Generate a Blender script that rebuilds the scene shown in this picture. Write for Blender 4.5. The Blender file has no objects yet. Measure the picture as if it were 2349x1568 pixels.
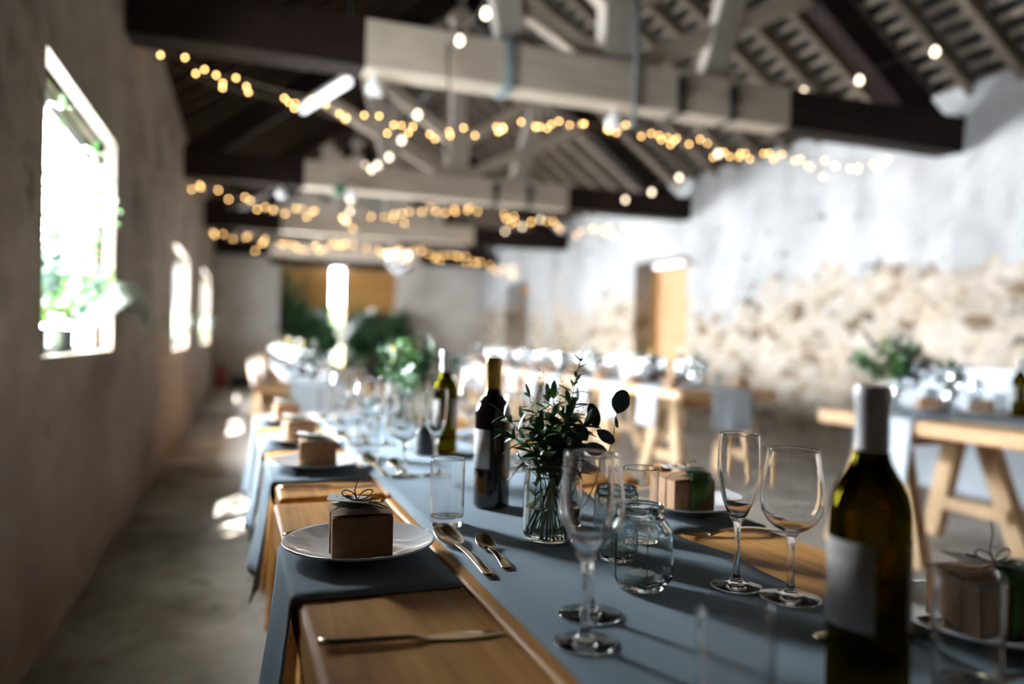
import bpy, math, random
from mathutils import Vector, Matrix, noise
random.seed(7)
S = bpy.context.scene
COL = S.collection
PI = math.pi
R = math.radians

# ------------------------------------------------------------------ camera, light, exposure
S.view_settings.view_transform = 'Standard'
S.view_settings.look = 'None'
S.view_settings.gamma = 1.0
S.view_settings.use_curve_mapping = False
S.view_settings.exposure = 2.3
S.cycles.use_denoising = True
S.cycles.use_adaptive_sampling = True
S.cycles.adaptive_threshold = 0.02
S.cycles.max_bounces = 14
S.cycles.diffuse_bounces = 5
S.cycles.glossy_bounces = 4
S.cycles.transmission_bounces = 12
S.cycles.transparent_max_bounces = 16
S.cycles.sample_clamp_indirect = 6.0

CAM_POS = Vector((0, 0, 1.09))
YAW, ROLL, PITCH = R(20.38), R(1.2), R(-0.12)
fwd = Vector((math.sin(YAW) * math.cos(PITCH), math.cos(YAW) * math.cos(PITCH), math.sin(PITCH)))
rt = Vector((math.cos(YAW), -math.sin(YAW), 0))
up = rt.cross(fwd)
rc = math.cos(ROLL) * rt + math.sin(ROLL) * up
uc = -math.sin(ROLL) * rt + math.cos(ROLL) * up
cd = bpy.data.cameras.new('camera')
cam = bpy.data.objects.new('camera', cd)
COL.objects.link(cam)
cam.matrix_world = Matrix((
    (rc.x, uc.x, -fwd.x, CAM_POS.x), (rc.y, uc.y, -fwd.y, CAM_POS.y),
    (rc.z, uc.z, -fwd.z, CAM_POS.z), (0, 0, 0, 1)))
cd.sensor_width = 36.0
cd.lens = 1750.0 / 2349.0 * 36.0
cd.clip_start = 0.05
cd.dof.use_dof = True
cd.dof.focus_distance = 1.17
cd.dof.aperture_fstop = 1.38
S.camera = cam

world = bpy.data.worlds.new('overcast_sky')
S.world = world
world.use_nodes = True
bg = world.node_tree.nodes['Background']
bg.inputs[0].default_value = (0.93, 0.965, 1.0, 1)
# bright overcast, brightest low in the sky ahead: a glow added to light the near table
wn = world.node_tree
tc = wn.nodes.new('ShaderNodeTexCoord')
dt = wn.nodes.new('ShaderNodeVectorMath')
dt.operation = 'DOT_PRODUCT'
dt.inputs[1].default_value = Vector((-0.36, 0.92, 0.15)).normalized()
mr_ = wn.nodes.new('ShaderNodeMapRange')
mr_.inputs[1].default_value, mr_.inputs[2].default_value = 0.55, 1.0
mr_.inputs[3].default_value, mr_.inputs[4].default_value = 12.5, 80.0
wn.links.new(tc.outputs['Generated'], dt.inputs[0])
wn.links.new(dt.outputs['Value'], mr_.inputs[0])
wn.links.new(mr_.outputs[0], bg.inputs[1])

sd = bpy.data.lights.new('sun', 'SUN')
sd.energy = 22.0
sd.angle = R(0.8)
sd.color = (1.0, 0.95, 0.86)
sun = bpy.data.objects.new('sun', sd)
COL.objects.link(sun)
sun.rotation_euler = Vector((0.50, 0.95, -1.0)).to_track_quat('-Z', 'Y').to_euler()
sun.location = (-6, -6, 12)


def portal(name, loc, direction, sx, sy):
    l = bpy.data.lights.new(name, 'AREA')
    l.shape = 'RECTANGLE'
    l.size, l.size_y = sx, sy
    l.cycles.is_portal = True
    o = bpy.data.objects.new(name, l)
    COL.objects.link(o)
    o.location = loc
    o.rotation_euler = Vector(direction).to_track_quat('-Z', 'Z').to_euler()


# ------------------------------------------------------------------ materials
MATS = {}


def nodes_of(name):
    m = bpy.data.materials.new(name)
    m.use_nodes = True
    nt = m.node_tree
    return m, nt, nt.nodes['Principled BSDF']


def N(nt, t, **kw):
    n = nt.nodes.new(t)
    for k, v in kw.items():
        setattr(n, k, v)
    return n


def ramp(nt, fac, stops):
    r = N(nt, 'ShaderNodeValToRGB')
    e = r.color_ramp.elements
    while len(e) < len(stops):
        e.new(0.5)
    for i, (p, c) in enumerate(stops):
        e[i].position = p
        e[i].color = (c[0], c[1], c[2], 1) if not isinstance(c, (int, float)) else (c, c, c, 1)
    nt.links.new(fac, r.inputs[0])
    return r.outputs[0]


def coords(nt, scale=(1, 1, 1), world_pos=False):
    if world_pos:
        src = N(nt, 'ShaderNodeNewGeometry').outputs['Position']
    else:
        src = N(nt, 'ShaderNodeTexCoord').outputs['Object']
    mp = N(nt, 'ShaderNodeMapping')
    mp.inputs['Scale'].default_value = scale
    nt.links.new(src, mp.inputs[0])
    return mp.outputs[0]


def noise_tex(nt, vec, scale, detail=4, rough=0.55, dist=0.0):
    n = N(nt, 'ShaderNodeTexNoise')
    n.inputs['Scale'].default_value = scale
    n.inputs['Detail'].default_value = detail
    n.inputs['Roughness'].default_value = rough
    n.inputs['Distortion'].default_value = dist
    nt.links.new(vec, n.inputs['Vector'])
    return n.outputs['Fac']


def mixc(nt, fac, a, b):
    m = N(nt, 'ShaderNodeMix', data_type='RGBA')
    for sock, v in ((m.inputs[0], fac), (m.inputs[6], a), (m.inputs[7], b)):
        if isinstance(v, (int, float)):
            sock.default_value = v
        elif isinstance(v, tuple):
            sock.default_value = (v[0], v[1], v[2], 1)
        else:
            nt.links.new(v, sock)
    return m.outputs[2]


def math_n(nt, op, a, b=0.0, c=None):
    m = N(nt, 'ShaderNodeMath', operation=op)
    for i, v in enumerate((a, b) if c is None else (a, b, c)):
        if isinstance(v, (int, float)):
            m.inputs[i].default_value = v
        else:
            nt.links.new(v, m.inputs[i])
    return m.outputs[0]


def bump(nt, b, height, strength=0.3, dist=0.02):
    n = N(nt, 'ShaderNodeBump')
    n.inputs['Strength'].default_value = strength
    n.inputs['Distance'].default_value = dist
    nt.links.new(height, n.inputs['Height'])
    nt.links.new(n.outputs[0], b.inputs['Normal'])


def mat(name, c1, c2=None, rough=0.6, metal=0.0, scale=6.0, stretch=(1, 1, 1), bmp=0.0, bdist=0.004,
        world_pos=False, coat=0.0, detail=5, lo=0.35, hi=0.65, spec=0.5):
    m, nt, b = nodes_of(name)
    b.inputs['Roughness'].default_value = rough
    b.inputs['Metallic'].default_value = metal
    b.inputs['Coat Weight'].default_value = coat
    b.inputs['Specular IOR Level'].default_value = spec
    v = coords(nt, stretch, world_pos)
    f = noise_tex(nt, v, scale, detail)
    c = ramp(nt, f, [(lo, c1), (hi, c2 or c1)])
    nt.links.new(c, b.inputs['Base Color'])
    if bmp:
        bump(nt, b, f, bmp, bdist)
    MATS[name] = m
    return m


def wood(name, dark, mid, light, scale=1.0, rough=0.45, axis='Y', bmp=0.15):
    m, nt, b = nodes_of(name)
    st = {'Y': (14, 1.0, 14), 'X': (1.0, 14, 14), 'Z': (14, 14, 1.0)}[axis]
    v = coords(nt, tuple(s * scale for s in st))
    f1 = noise_tex(nt, v, 1.6, 6, 0.6, 1.2)
    v2 = coords(nt, tuple(s * scale * 4 for s in st))
    f2 = noise_tex(nt, v2, 2.0, 3, 0.6)
    v3 = coords(nt, (3 * scale, 2.2 * scale, 3 * scale))
    f3 = noise_tex(nt, v3, 2.6, 3)
    f = math_n(nt, 'ADD', math_n(nt, 'MULTIPLY', f1, 0.55), math_n(nt, 'ADD', math_n(nt, 'MULTIPLY', f2, 0.2), math_n(nt, 'MULTIPLY', f3, 0.25)))
    c = ramp(nt, f, [(0.33, dark), (0.5, mid), (0.66, light)])
    nt.links.new(c, b.inputs['Base Color'])
    b.inputs['Roughness'].default_value = rough
    if rough > .5:
        b.inputs['Specular IOR Level'].default_value = 0.15
    bump(nt, b, f, bmp, 0.003)
    MATS[name] = m
    return m


def glass(name, color=(1, 1, 1), ior=1.48, rough=0.0, bumpy=0.0):
    m = bpy.data.materials.new(name)
    m.use_nodes = True
    nt = m.node_tree
    nt.nodes.remove(nt.nodes['Principled BSDF'])
    g = N(nt, 'ShaderNodeBsdfGlass')
    g.inputs['Color'].default_value = (*color, 1)
    g.inputs['IOR'].default_value = ior
    g.inputs['Roughness'].default_value = rough
    if bumpy:
        n = N(nt, 'ShaderNodeBump')
        n.inputs['Strength'].default_value = bumpy
        n.inputs['Distance'].default_value = 0.004
        v = N(nt, 'ShaderNodeTexVoronoi')
        v.inputs['Scale'].default_value = 70
        nt.links.new(N(nt, 'ShaderNodeTexCoord').outputs['Object'], v.inputs['Vector'])
        nt.links.new(v.outputs['Distance'], n.inputs['Height'])
        nt.links.new(n.outputs[0], g.inputs['Normal'])
    nt.links.new(g.outputs[0], nt.nodes['Material Output'].inputs[0])
    MATS[name] = m
    return m


def thin_glass(name, tint=(0.97, 0.99, 1.0), refl=0.08):
    m = bpy.data.materials.new(name)
    m.use_nodes = True
    nt = m.node_tree
    nt.nodes.remove(nt.nodes['Principled BSDF'])
    t = N(nt, 'ShaderNodeBsdfTransparent')
    t.inputs[0].default_value = (*tint, 1)
    g = N(nt, 'ShaderNodeBsdfGlossy')
    g.inputs['Roughness'].default_value = 0.02
    lw = N(nt, 'ShaderNodeLayerWeight')
    lw.inputs[0].default_value = 0.5
    x = N(nt, 'ShaderNodeMixShader')
    nt.links.new(math_n(nt, 'MULTIPLY_ADD', math_n(nt, 'POWER', lw.outputs['Facing'], 5.0), 0.85, refl), x.inputs[0])
    nt.links.new(t.outputs[0], x.inputs[1])
    nt.links.new(g.outputs[0], x.inputs[2])
    nt.links.new(x.outputs[0], nt.nodes['Material Output'].inputs[0])
    MATS[name] = m
    return m


def emit(name, color, strength, sample=False):
    m, nt, b = nodes_of(name)
    b.inputs['Base Color'].default_value = (*color, 1)
    b.inputs['Emission Color'].default_value = (*color, 1)
    b.inputs['Emission Strength'].default_value = strength
    if not sample:
        m.cycles.emission_sampling = 'NONE'
    MATS[name] = m
    return m


wood('oak', (0.30, 0.12, 0.028), (0.52, 0.25, 0.068), (0.64, 0.35, 0.115), 1.0, 0.55)
wood('oak_far', (0.40, 0.21, 0.085), (0.52, 0.29, 0.125), (0.60, 0.36, 0.17), 1.0, 0.5)
wood('pale_timber', (0.42, 0.27, 0.14), (0.55, 0.38, 0.22), (0.66, 0.48, 0.31), 1.0, 0.6, 'Z')
wood('limewash', (0.36, 0.285, 0.215), (0.48, 0.40, 0.32), (0.57, 0.49, 0.405), 0.5, 0.8, 'X', 0.3)
wood('limewash_post', (0.32, 0.27, 0.225), (0.44, 0.385, 0.335), (0.52, 0.465, 0.41), 0.5, 0.8, 'Z', 0.3)
wood('tarred_beam', (0.008, 0.004, 0.003), (0.014, 0.007, 0.005), (0.03, 0.016, 0.011), 0.5, 0.7, 'X', 0.3)
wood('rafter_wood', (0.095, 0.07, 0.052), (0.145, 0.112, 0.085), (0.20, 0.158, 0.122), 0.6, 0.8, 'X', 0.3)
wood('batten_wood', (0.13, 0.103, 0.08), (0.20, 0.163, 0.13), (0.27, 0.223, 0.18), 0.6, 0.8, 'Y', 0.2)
wood('dark_wood', (0.018, 0.011, 0.008), (0.035, 0.022, 0.015), (0.06, 0.038, 0.026), 0.6, 0.9, 'Y', 0.2)
wood('door_wood', (0.30, 0.14, 0.045), (0.42, 0.22, 0.075), (0.52, 0.30, 0.12), 0.6, 0.6, 'Z')
wood('plank_door', (0.40, 0.22, 0.10), (0.52, 0.31, 0.16), (0.60, 0.39, 0.22), 0.6, 0.6, 'Z')
mat('slate', (0.008, 0.007, 0.007), (0.016, 0.015, 0.014), 0.8, scale=4)
mat('iron', (0.015, 0.014, 0.013), (0.04, 0.035, 0.03), 0.6, 0.3)
mat('cloth', (0.195, 0.25, 0.295), (0.265, 0.325, 0.375), 0.9, scale=900, bmp=0.25, bdist=0.0006, detail=2, spec=0.15)
mat('cloth_lit', (0.46, 0.50, 0.55), (0.53, 0.57, 0.62), 0.9, scale=300, spec=0.15)  # the runner cloth again, with strong daylight put into its colour
mat('porcelain', (0.66, 0.66, 0.67), (0.69, 0.69, 0.70), 0.08, coat=0.5)
mat('kraft', (0.34, 0.195, 0.105), (0.41, 0.245, 0.14), 0.75, scale=60, stretch=(1, 1, 4), spec=0.25)
mat('twine', (0.25, 0.17, 0.10), (0.42, 0.32, 0.21), 0.9, scale=300)
mat('card', (0.74, 0.74, 0.74), (0.8, 0.8, 0.79), 0.6)
mat('ink', (0.01, 0.03, 0.035), (0.02, 0.05, 0.05), 0.7)
mat('leaf_green', (0.045, 0.13, 0.03), (0.11, 0.25, 0.065), 0.42, scale=14)
mat('leaf_dark', (0.022, 0.065, 0.026), (0.06, 0.135, 0.055), 0.4, scale=14)
mat('leaf_blue', (0.05, 0.095, 0.08), (0.12, 0.175, 0.155), 0.5, scale=14)
mat('leaf_lime', (0.12, 0.22, 0.04), (0.26, 0.38, 0.10), 0.5, scale=30)
mat('leaf_silver', (0.36, 0.43, 0.38), (0.5, 0.56, 0.5), 0.6, scale=20)
mat('stem_green', (0.10, 0.15, 0.04), (0.18, 0.23, 0.08), 0.6, scale=20)
mat('stem_brown', (0.08, 0.05, 0.03), (0.13, 0.09, 0.06), 0.7, scale=20)
mat('dried', (0.12, 0.075, 0.035), (0.24, 0.16, 0.09), 0.9, scale=60)
mat('champagne_metal', (0.62, 0.51, 0.34), (0.72, 0.62, 0.45), 0.16, 1.0, scale=30)
mat('gold_foil', (0.40, 0.25, 0.06), (0.52, 0.34, 0.10), 0.34, 0.75, scale=60)
mat('silver_foil', (0.66, 0.66, 0.69), (0.72, 0.72, 0.74), 0.4, 0.1, scale=60)
mat('black_wine_glass', (0.004, 0.003, 0.003), (0.006, 0.004, 0.004), 0.03, coat=0.6)
mat('wax', (0.80, 0.78, 0.75), (0.84, 0.82, 0.79), 0.5)
mat('tin', (0.5, 0.5, 0.5), (0.6, 0.6, 0.6), 0.3, 1.0)
mat('wire', (0.5, 0.5, 0.52), (0.6, 0.6, 0.62), 0.2, 1.0)
mat('white_paint', (0.50, 0.555, 0.62), (0.56, 0.61, 0.675), 0.55, scale=3)
mat('white_plastic', (0.72, 0.72, 0.70), (0.76, 0.76, 0.74), 0.4)
mat('grey_plastic', (0.17, 0.18, 0.185), (0.21, 0.22, 0.225), 0.5)
mat('black_cable', (0.01, 0.01, 0.01), (0.02, 0.02, 0.02), 0.6)
mat('clear_cable', (0.16, 0.12, 0.08), (0.22, 0.17, 0.12), 0.5)
mat('blue_rope', (0.12, 0.20, 0.22), (0.2, 0.29, 0.31), 0.9, scale=90)
mat('exit_green', (0.0, 0.16, 0.06), (0.0, 0.2, 0.08), 0.4)
mat('dark_pot', (0.035, 0.037, 0.042), (0.06, 0.062, 0.068), 0.6, scale=20)
mat('red_paint', (0.30, 0.01, 0.01), (0.36, 0.015, 0.012), 0.4)
mat('black_box', (0.006, 0.006, 0.006), (0.012, 0.012, 0.012), 0.6)
mat('pink_cup', (0.45, 0.30, 0.30), (0.55, 0.38, 0.38), 0.5)
mat('hedge', (0.02, 0.06, 0.015), (0.07, 0.14, 0.04), 0.7, scale=6)
glass('clear_glass')
glass('jar_glass', (0.975, 0.992, 0.986), 1.5)
glass('dimpled_glass', (0.92, 0.96, 0.965), 1.5, 0.02, 0.6)
glass('olive_glass', (0.19, 0.16, 0.011), 1.5)
glass('water', (0.97, 0.99, 0.98), 1.33)
thin_glass('window_glass', refl=0.04)
thin_glass('far_glass', (0.96, 0.975, 0.985), 0.2)
emit('bulb_glow', (1.0, 0.80, 0.55), 1.3)
emit('fairy_glow', (1.0, 0.58, 0.20), 3.6)
emit('chandelier_glow', (1.0, 0.80, 0.55), 2.0)
emit('tube_glow', (0.95, 0.98, 1.0), 0.5, True)


def wine_label():
    m, nt, b = nodes_of('wine_label')
    o = N(nt, 'ShaderNodeTexCoord').outputs['Object']
    sx = N(nt, 'ShaderNodeSeparateXYZ')
    nt.links.new(o, sx.inputs[0])
    line = math_n(nt, 'GREATER_THAN', math_n(nt, 'SINE', math_n(nt, 'MULTIPLY', sx.outputs[2], 1800.0)), 0.25)
    nz = noise_tex(nt, coords(nt, (400, 400, 120)), 1.0, 2)
    word = math_n(nt, 'GREATER_THAN', nz, 0.47)
    band = math_n(nt, 'GREATER_THAN', noise_tex(nt, coords(nt, (1, 1, 46)), 1.0, 1), 0.44)
    f = math_n(nt, 'MULTIPLY', math_n(nt, 'MULTIPLY', line, word), math_n(nt, 'MULTIPLY', band, 0.6))
    nt.links.new(mixc(nt, f, (0.52, 0.51, 0.50), (0.13, 0.11, 0.11)), b.inputs['Base Color'])
    b.inputs['Roughness'].default_value = 0.7
    MATS['wine_label'] = m


wine_label()


def stone_wall():
    m, nt, b = nodes_of('limewashed_rubble')
    pos = N(nt, 'ShaderNodeNewGeometry').outputs['Position']
    sx = N(nt, 'ShaderNodeSeparateXYZ')
    nt.links.new(pos, sx.inputs[0])
    z = sx.outputs[2]
    big = noise_tex(nt, coords(nt, (1, 0.8, 0.9), True), 0.9, 6, 0.62)
    med = noise_tex(nt, coords(nt, (1, 1, 1.3), True), 5.0, 5, 0.65)
    # where the limewash has fallen off: low on the wall, ragged edge
    val = math_n(nt, 'ADD', math_n(nt, 'ADD', math_n(nt, 'MULTIPLY', big, 1.5), math_n(nt, 'MULTIPLY', med, 0.75)),
                 math_n(nt, 'MULTIPLY', math_n(nt, 'SUBTRACT', 1.75, z), 0.55))
    mask = ramp(nt, val, [(0.0, 0.0), (1.0, 1.0)])
    mr = N(nt, 'ShaderNodeMapRange')
    mr.inputs[1].default_value, mr.inputs[2].default_value = 1.13, 1.24
    nt.links.new(val, mr.inputs[0])
    mask = mr.outputs[0]
    vv = coords(nt, (1, 3.2, 6.4), True)
    wob = N(nt, 'ShaderNodeVectorMath', operation='ADD')
    nz = N(nt, 'ShaderNodeTexNoise')
    nz.inputs['Scale'].default_value = 2.5
    nt.links.new(pos, nz.inputs['Vector'])
    nt.links.new(vv, wob.inputs[0])
    nt.links.new(nz.outputs['Color'], wob.inputs[1])
    vo = N(nt, 'ShaderNodeTexVoronoi', feature='F1')
    vo.inputs['Scale'].default_value = 1.0
    nt.links.new(wob.outputs[0], vo.inputs['Vector'])
    ve = N(nt, 'ShaderNodeTexVoronoi', feature='DISTANCE_TO_EDGE')
    ve.inputs['Scale'].default_value = 1.0
    nt.links.new(wob.outputs[0], ve.inputs['Vector'])
    sep = N(nt, 'ShaderNodeSeparateColor')
    nt.links.new(vo.outputs['Color'], sep.inputs[0])
    stone = ramp(nt, sep.outputs[0], [(0.0, (0.12, 0.08, 0.05)), (0.2, (0.22, 0.16, 0.11)), (0.4, (0.38, 0.31, 0.24)), (0.75, (0.46, 0.41, 0.35)), (1.0, (0.26, 0.21, 0.16))])
    edge = N(nt, 'ShaderNodeMapRange')
    edge.inputs[1].default_value, edge.inputs[2].default_value = 0.03, 0.16
    nt.links.new(ve.outputs[0], edge.inputs[0])
    stone = mixc(nt, edge.outputs[0], (0.42, 0.345, 0.26), stone)
    smear = ramp(nt, noise_tex(nt, coords(nt, (1, 2, 3), True), 2.4, 6, 0.7), [(0.45, 0.0), (0.6, 1.0)])
    stone = mixc(nt, math_n(nt, 'MULTIPLY', smear, 0.55), stone, (0.53, 0.49, 0.44))
    stain = noise_tex(nt, coords(nt, (1, 1.2, 0.5), True), 1.6, 5, 0.6)
    white = ramp(nt, stain, [(0.3, (0.33, 0.33, 0.325)), (0.5, (0.425, 0.425, 0.425)), (0.7, (0.485, 0.49, 0.495))])
    c = mixc(nt, mask, white, stone)
    hole = noise_tex(nt, coords(nt, (1, 1.6, 2.6), True), 1.9, 4, 0.6)
    hm = ramp(nt, math_n(nt, 'ADD', hole, math_n(nt, 'MULTIPLY', math_n(nt, 'SUBTRACT', 1.6, z), 0.03)), [(0.635, 0.0), (0.67, 1.0)])
    c = mixc(nt, math_n(nt, 'MULTIPLY', hm, 0.85), c, (0.07, 0.05, 0.035))
    damp = N(nt, 'ShaderNodeMapRange')
    damp.inputs[1].default_value, damp.inputs[2].default_value = 0.25, 0.85
    damp.inputs[3].default_value, damp.inputs[4].default_value = 0.75, 0.0
    nt.links.new(math_n(nt, 'ADD', z, math_n(nt, 'MULTIPLY', math_n(nt, 'SUBTRACT', 0.5, med), 1.3)), damp.inputs[0])
    c = mixc(nt, damp.outputs[0], c, (0.13, 0.105, 0.08))
    nt.links.new(c, b.inputs['Base Color'])
    b.inputs['Roughness'].default_value = 0.95
    b.inputs['Specular IOR Level'].default_value = 0.1
    h = math_n(nt, 'ADD', math_n(nt, 'MULTIPLY', math_n(nt, 'MULTIPLY', edge.outputs[0], mask), 0.6), math_n(nt, 'MULTIPLY', med, 0.5))
    bump(nt, b, h, 0.6, 0.04)
    MATS['limewashed_rubble'] = m


def plain_wall(name, lo, mid, hi, low_band):
    m, nt, b = nodes_of(name)
    pos = N(nt, 'ShaderNodeNewGeometry').outputs['Position']
    sx = N(nt, 'ShaderNodeSeparateXYZ')
    nt.links.new(pos, sx.inputs[0])
    a = noise_tex(nt, coords(nt, (0.5, 0.45, 0.6), True), 1.7, 6, 0.6)
    f = noise_tex(nt, coords(nt, (0.5, 0.4, 0.9), True), 9, 5, 0.6)
    c = ramp(nt, math_n(nt, 'ADD', math_n(nt, 'MULTIPLY', a, 0.7), math_n(nt, 'MULTIPLY', f, 0.3)), [(0.36, lo), (0.48, mid), (0.62, hi)])
    mr = N(nt, 'ShaderNodeMapRange')
    mr.inputs[1].default_value, mr.inputs[2].default_value = 1.0, 1.35
    nt.links.new(math_n(nt, 'ADD', sx.outputs[2], math_n(nt, 'MULTIPLY', a, 0.4)), mr.inputs[0])
    c = mixc(nt, mr.outputs[0], mixc(nt, 0.6, c, low_band), c)
    chip = ramp(nt, noise_tex(nt, coords(nt, (1, 1.5, 1.2), True), 2.6, 4, 0.6), [(0.66, 0.0), (0.69, 1.0)])
    c = mixc(nt, math_n(nt, 'MULTIPLY', chip, 0.7), c, (0.10, 0.075, 0.055))
    nt.links.new(c, b.inputs['Base Color'])
    b.inputs['Roughness'].default_value = 0.95
    b.inputs['Specular IOR Level'].default_value = 0.1
    bump(nt, b, f, 0.5, 0.02)
    MATS[name] = m


def concrete():
    m, nt, b = nodes_of('concrete')
    a = noise_tex(nt, coords(nt, (1, 1, 1), True), 1.3, 7, 0.62)
    f = noise_tex(nt, coords(nt, (1, 1, 1), True), 14, 5, 0.6)
    c = ramp(nt, math_n(nt, 'ADD', math_n(nt, 'MULTIPLY', a, 0.75), math_n(nt, 'MULTIPLY', f, 0.25)),
             [(0.34, (0.13, 0.11, 0.093)), (0.46, (0.33, 0.295, 0.265)), (0.64, (0.46, 0.425, 0.39))])
    blot = ramp(nt, noise_tex(nt, coords(nt, (1, 1.4, 1), True), 3.1, 3, 0.5), [(0.66, 0.0), (0.70, 1.0)])
    c = mixc(nt, math_n(nt, 'MULTIPLY', blot, 0.8), c, (0.045, 0.038, 0.032))
    # shade of the left aisle painted in as a darker band by the wall
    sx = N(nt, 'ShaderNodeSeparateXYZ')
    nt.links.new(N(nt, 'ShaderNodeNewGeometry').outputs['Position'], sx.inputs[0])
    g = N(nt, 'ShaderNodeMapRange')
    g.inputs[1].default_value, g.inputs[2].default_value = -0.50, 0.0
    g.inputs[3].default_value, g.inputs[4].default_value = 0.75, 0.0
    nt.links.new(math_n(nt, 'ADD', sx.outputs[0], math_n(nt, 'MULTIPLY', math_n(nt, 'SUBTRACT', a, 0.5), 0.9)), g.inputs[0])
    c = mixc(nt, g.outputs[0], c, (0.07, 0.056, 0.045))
    nt.links.new(c, b.inputs['Base Color'])
    b.inputs['Roughness'].default_value = 0.8
    b.inputs['Specular IOR Level'].default_value = 0.25
    bump(nt, b, f, 0.3, 0.01)
    MATS['concrete'] = m


stone_wall()
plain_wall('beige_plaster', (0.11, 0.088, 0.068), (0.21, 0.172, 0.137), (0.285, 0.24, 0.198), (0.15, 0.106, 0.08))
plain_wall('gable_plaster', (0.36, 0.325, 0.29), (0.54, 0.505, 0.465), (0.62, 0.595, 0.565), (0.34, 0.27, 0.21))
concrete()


# ------------------------------------------------------------------ mesh helpers
class MB:
    def __init__(self):
        self.v, self.f, self.mi, self.cur = [], [], [], 0

    def add(self, vs, fs, M=None):
        o = len(self.v)
        self.v += [tuple(M @ Vector(p)) if M else tuple(p) for p in vs]
        for f in fs:
            self.f.append(tuple(i + o for i in f))
            self.mi.append(self.cur)

    def box(self, c, s, rot=None):
        x, y, z = (k / 2 for k in s)
        vs = [(-x, -y, -z), (x, -y, -z), (x, y, -z), (-x, y, -z), (-x, -y, z), (x, -y, z), (x, y, z), (-x, y, z)]
        M = Matrix.Translation(c) @ (rot.to_4x4() if rot else Matrix())
        self.add(vs, [(0, 3, 2, 1), (4, 5, 6, 7), (0, 1, 5, 4), (1, 2, 6, 5), (2, 3, 7, 6), (3, 0, 4, 7)], M)

    def span(self, lo, hi):
        self.box([(a + b) / 2 for a, b in zip(lo, hi)], [b - a for a, b in zip(lo, hi)])

    def beam(self, p0, p1, w, h, side=(0, 1, 0)):
        """square timber from p0 to p1; w measured along side, h along the third axis"""
        p0, p1 = Vector(p0), Vector(p1)
        d = (p1 - p0)
        L = d.length
        d.normalize()
        s = Vector(side)
        s = (s - d * s.dot(d)).normalized()
        t = d.cross(s)
        rot = Matrix((d, s, t)).transposed()
        self.box((p0 + p1) / 2, (L, w, h), rot)

    def tube(self, pts, r, n=8, cap=True, r1=None):
        pts = [Vector(p) for p in pts]
        k = len(pts)
        vs, fs = [], []
        ref = Vector((0.3, 0.2, 1)).normalized()
        for i, p in enumerate(pts):
            d = (pts[min(i + 1, k - 1)] - pts[max(i - 1, 0)])
            d = d.normalized() if d.length > 1e-9 else Vector((0, 0, 1))
            a = d.cross(ref)
            if a.length < 0.05:
                a = d.cross(Vector((1, 0, 0)))
            a.normalize()
            b = d.cross(a)
            rr = r if r1 is None else r + (r1 - r) * i / max(k - 1, 1)
            for j in range(n):
                t = 2 * PI * j / n
                vs.append(p + a * (rr * math.cos(t)) + b * (rr * math.sin(t)))
        for i in range(k - 1):
            for j in range(n):
                j2 = (j + 1) % n
                fs.append((i * n + j, i * n + j2, (i + 1) * n + j2, (i + 1) * n + j))
        if cap:
            fs.append(tuple(range(n - 1, -1, -1)))
            fs.append(tuple((k - 1) * n + j for j in range(n)))
        self.add(vs, fs)

    def lathe(self, prof, n=32, c=(0, 0, 0), shape=None):
        """prof: list of (r, z). r == 0 closes with a pole"""
        vs, fs, rings = [], [], []
        for i, (r, z) in enumerate(prof):
            if r < 1e-7:
                rings.append([len(vs)])
                vs.append((c[0], c[1], c[2] + z))
            else:
                ring = []
                for j in range(n):
                    t = 2 * PI * j / n
                    k = shape(t, i) if shape else 1.0
                    ring.append(len(vs))
                    vs.append((c[0] + r * k * math.cos(t), c[1] + r * k * math.sin(t), c[2] + z))
                rings.append(ring)
        for a, b in zip(rings[:-1], rings[1:]):
            for j in range(n):
                j2 = (j + 1) % n
                if len(a) == 1 and len(b) == 1:
                    continue
                if len(a) == 1:
                    fs.append((a[0], b[j2], b[j]))
                elif len(b) == 1:
                    fs.append((a[j], a[j2], b[0]))
                else:
                    fs.append((a[j], a[j2], b[j2], b[j]))
        self.add(vs, fs)

    def sheet(self, rows, thick=0.002):
        """solid cloth from a grid of points (rows of equal length)"""
        nr, nc = len(rows), len(rows[0])
        P = [[Vector(p) for p in r] for r in rows]
        top, bot = [], []
        for i in range(nr):
            for j in range(nc):
                du = P[min(i + 1, nr - 1)][j] - P[max(i - 1, 0)][j]
                dv = P[i][min(j + 1, nc - 1)] - P[i][max(j - 1, 0)]
                nn = du.cross(dv).normalized()
                top.append(P[i][j] + nn * thick / 2)
                bot.append(P[i][j] - nn * thick / 2)
        k = nr * nc
        fs = []
        for i in range(nr - 1):
            for j in range(nc - 1):
                a, b, c, d = i * nc + j, (i + 1) * nc + j, (i + 1) * nc + j + 1, i * nc + j + 1
                fs.append((a, b, c, d))
                fs.append((d + k, c + k, b + k, a + k))
        for i in range(nr - 1):
            for j, flip in ((0, 1), (nc - 1, 0)):
                a, b = i * nc + j, (i + 1) * nc + j
                fs.append((a, a + k, b + k, b) if flip else (b, b + k, a + k, a))
        for j in range(nc - 1):
            for i, flip in ((0, 0), (nr - 1, 1)):
                a, b = i * nc + j, i * nc + j + 1
                fs.append((a, a + k, b + k, b) if flip else (b, b + k, a + k, a))
        self.add(top + bot, fs)

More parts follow.
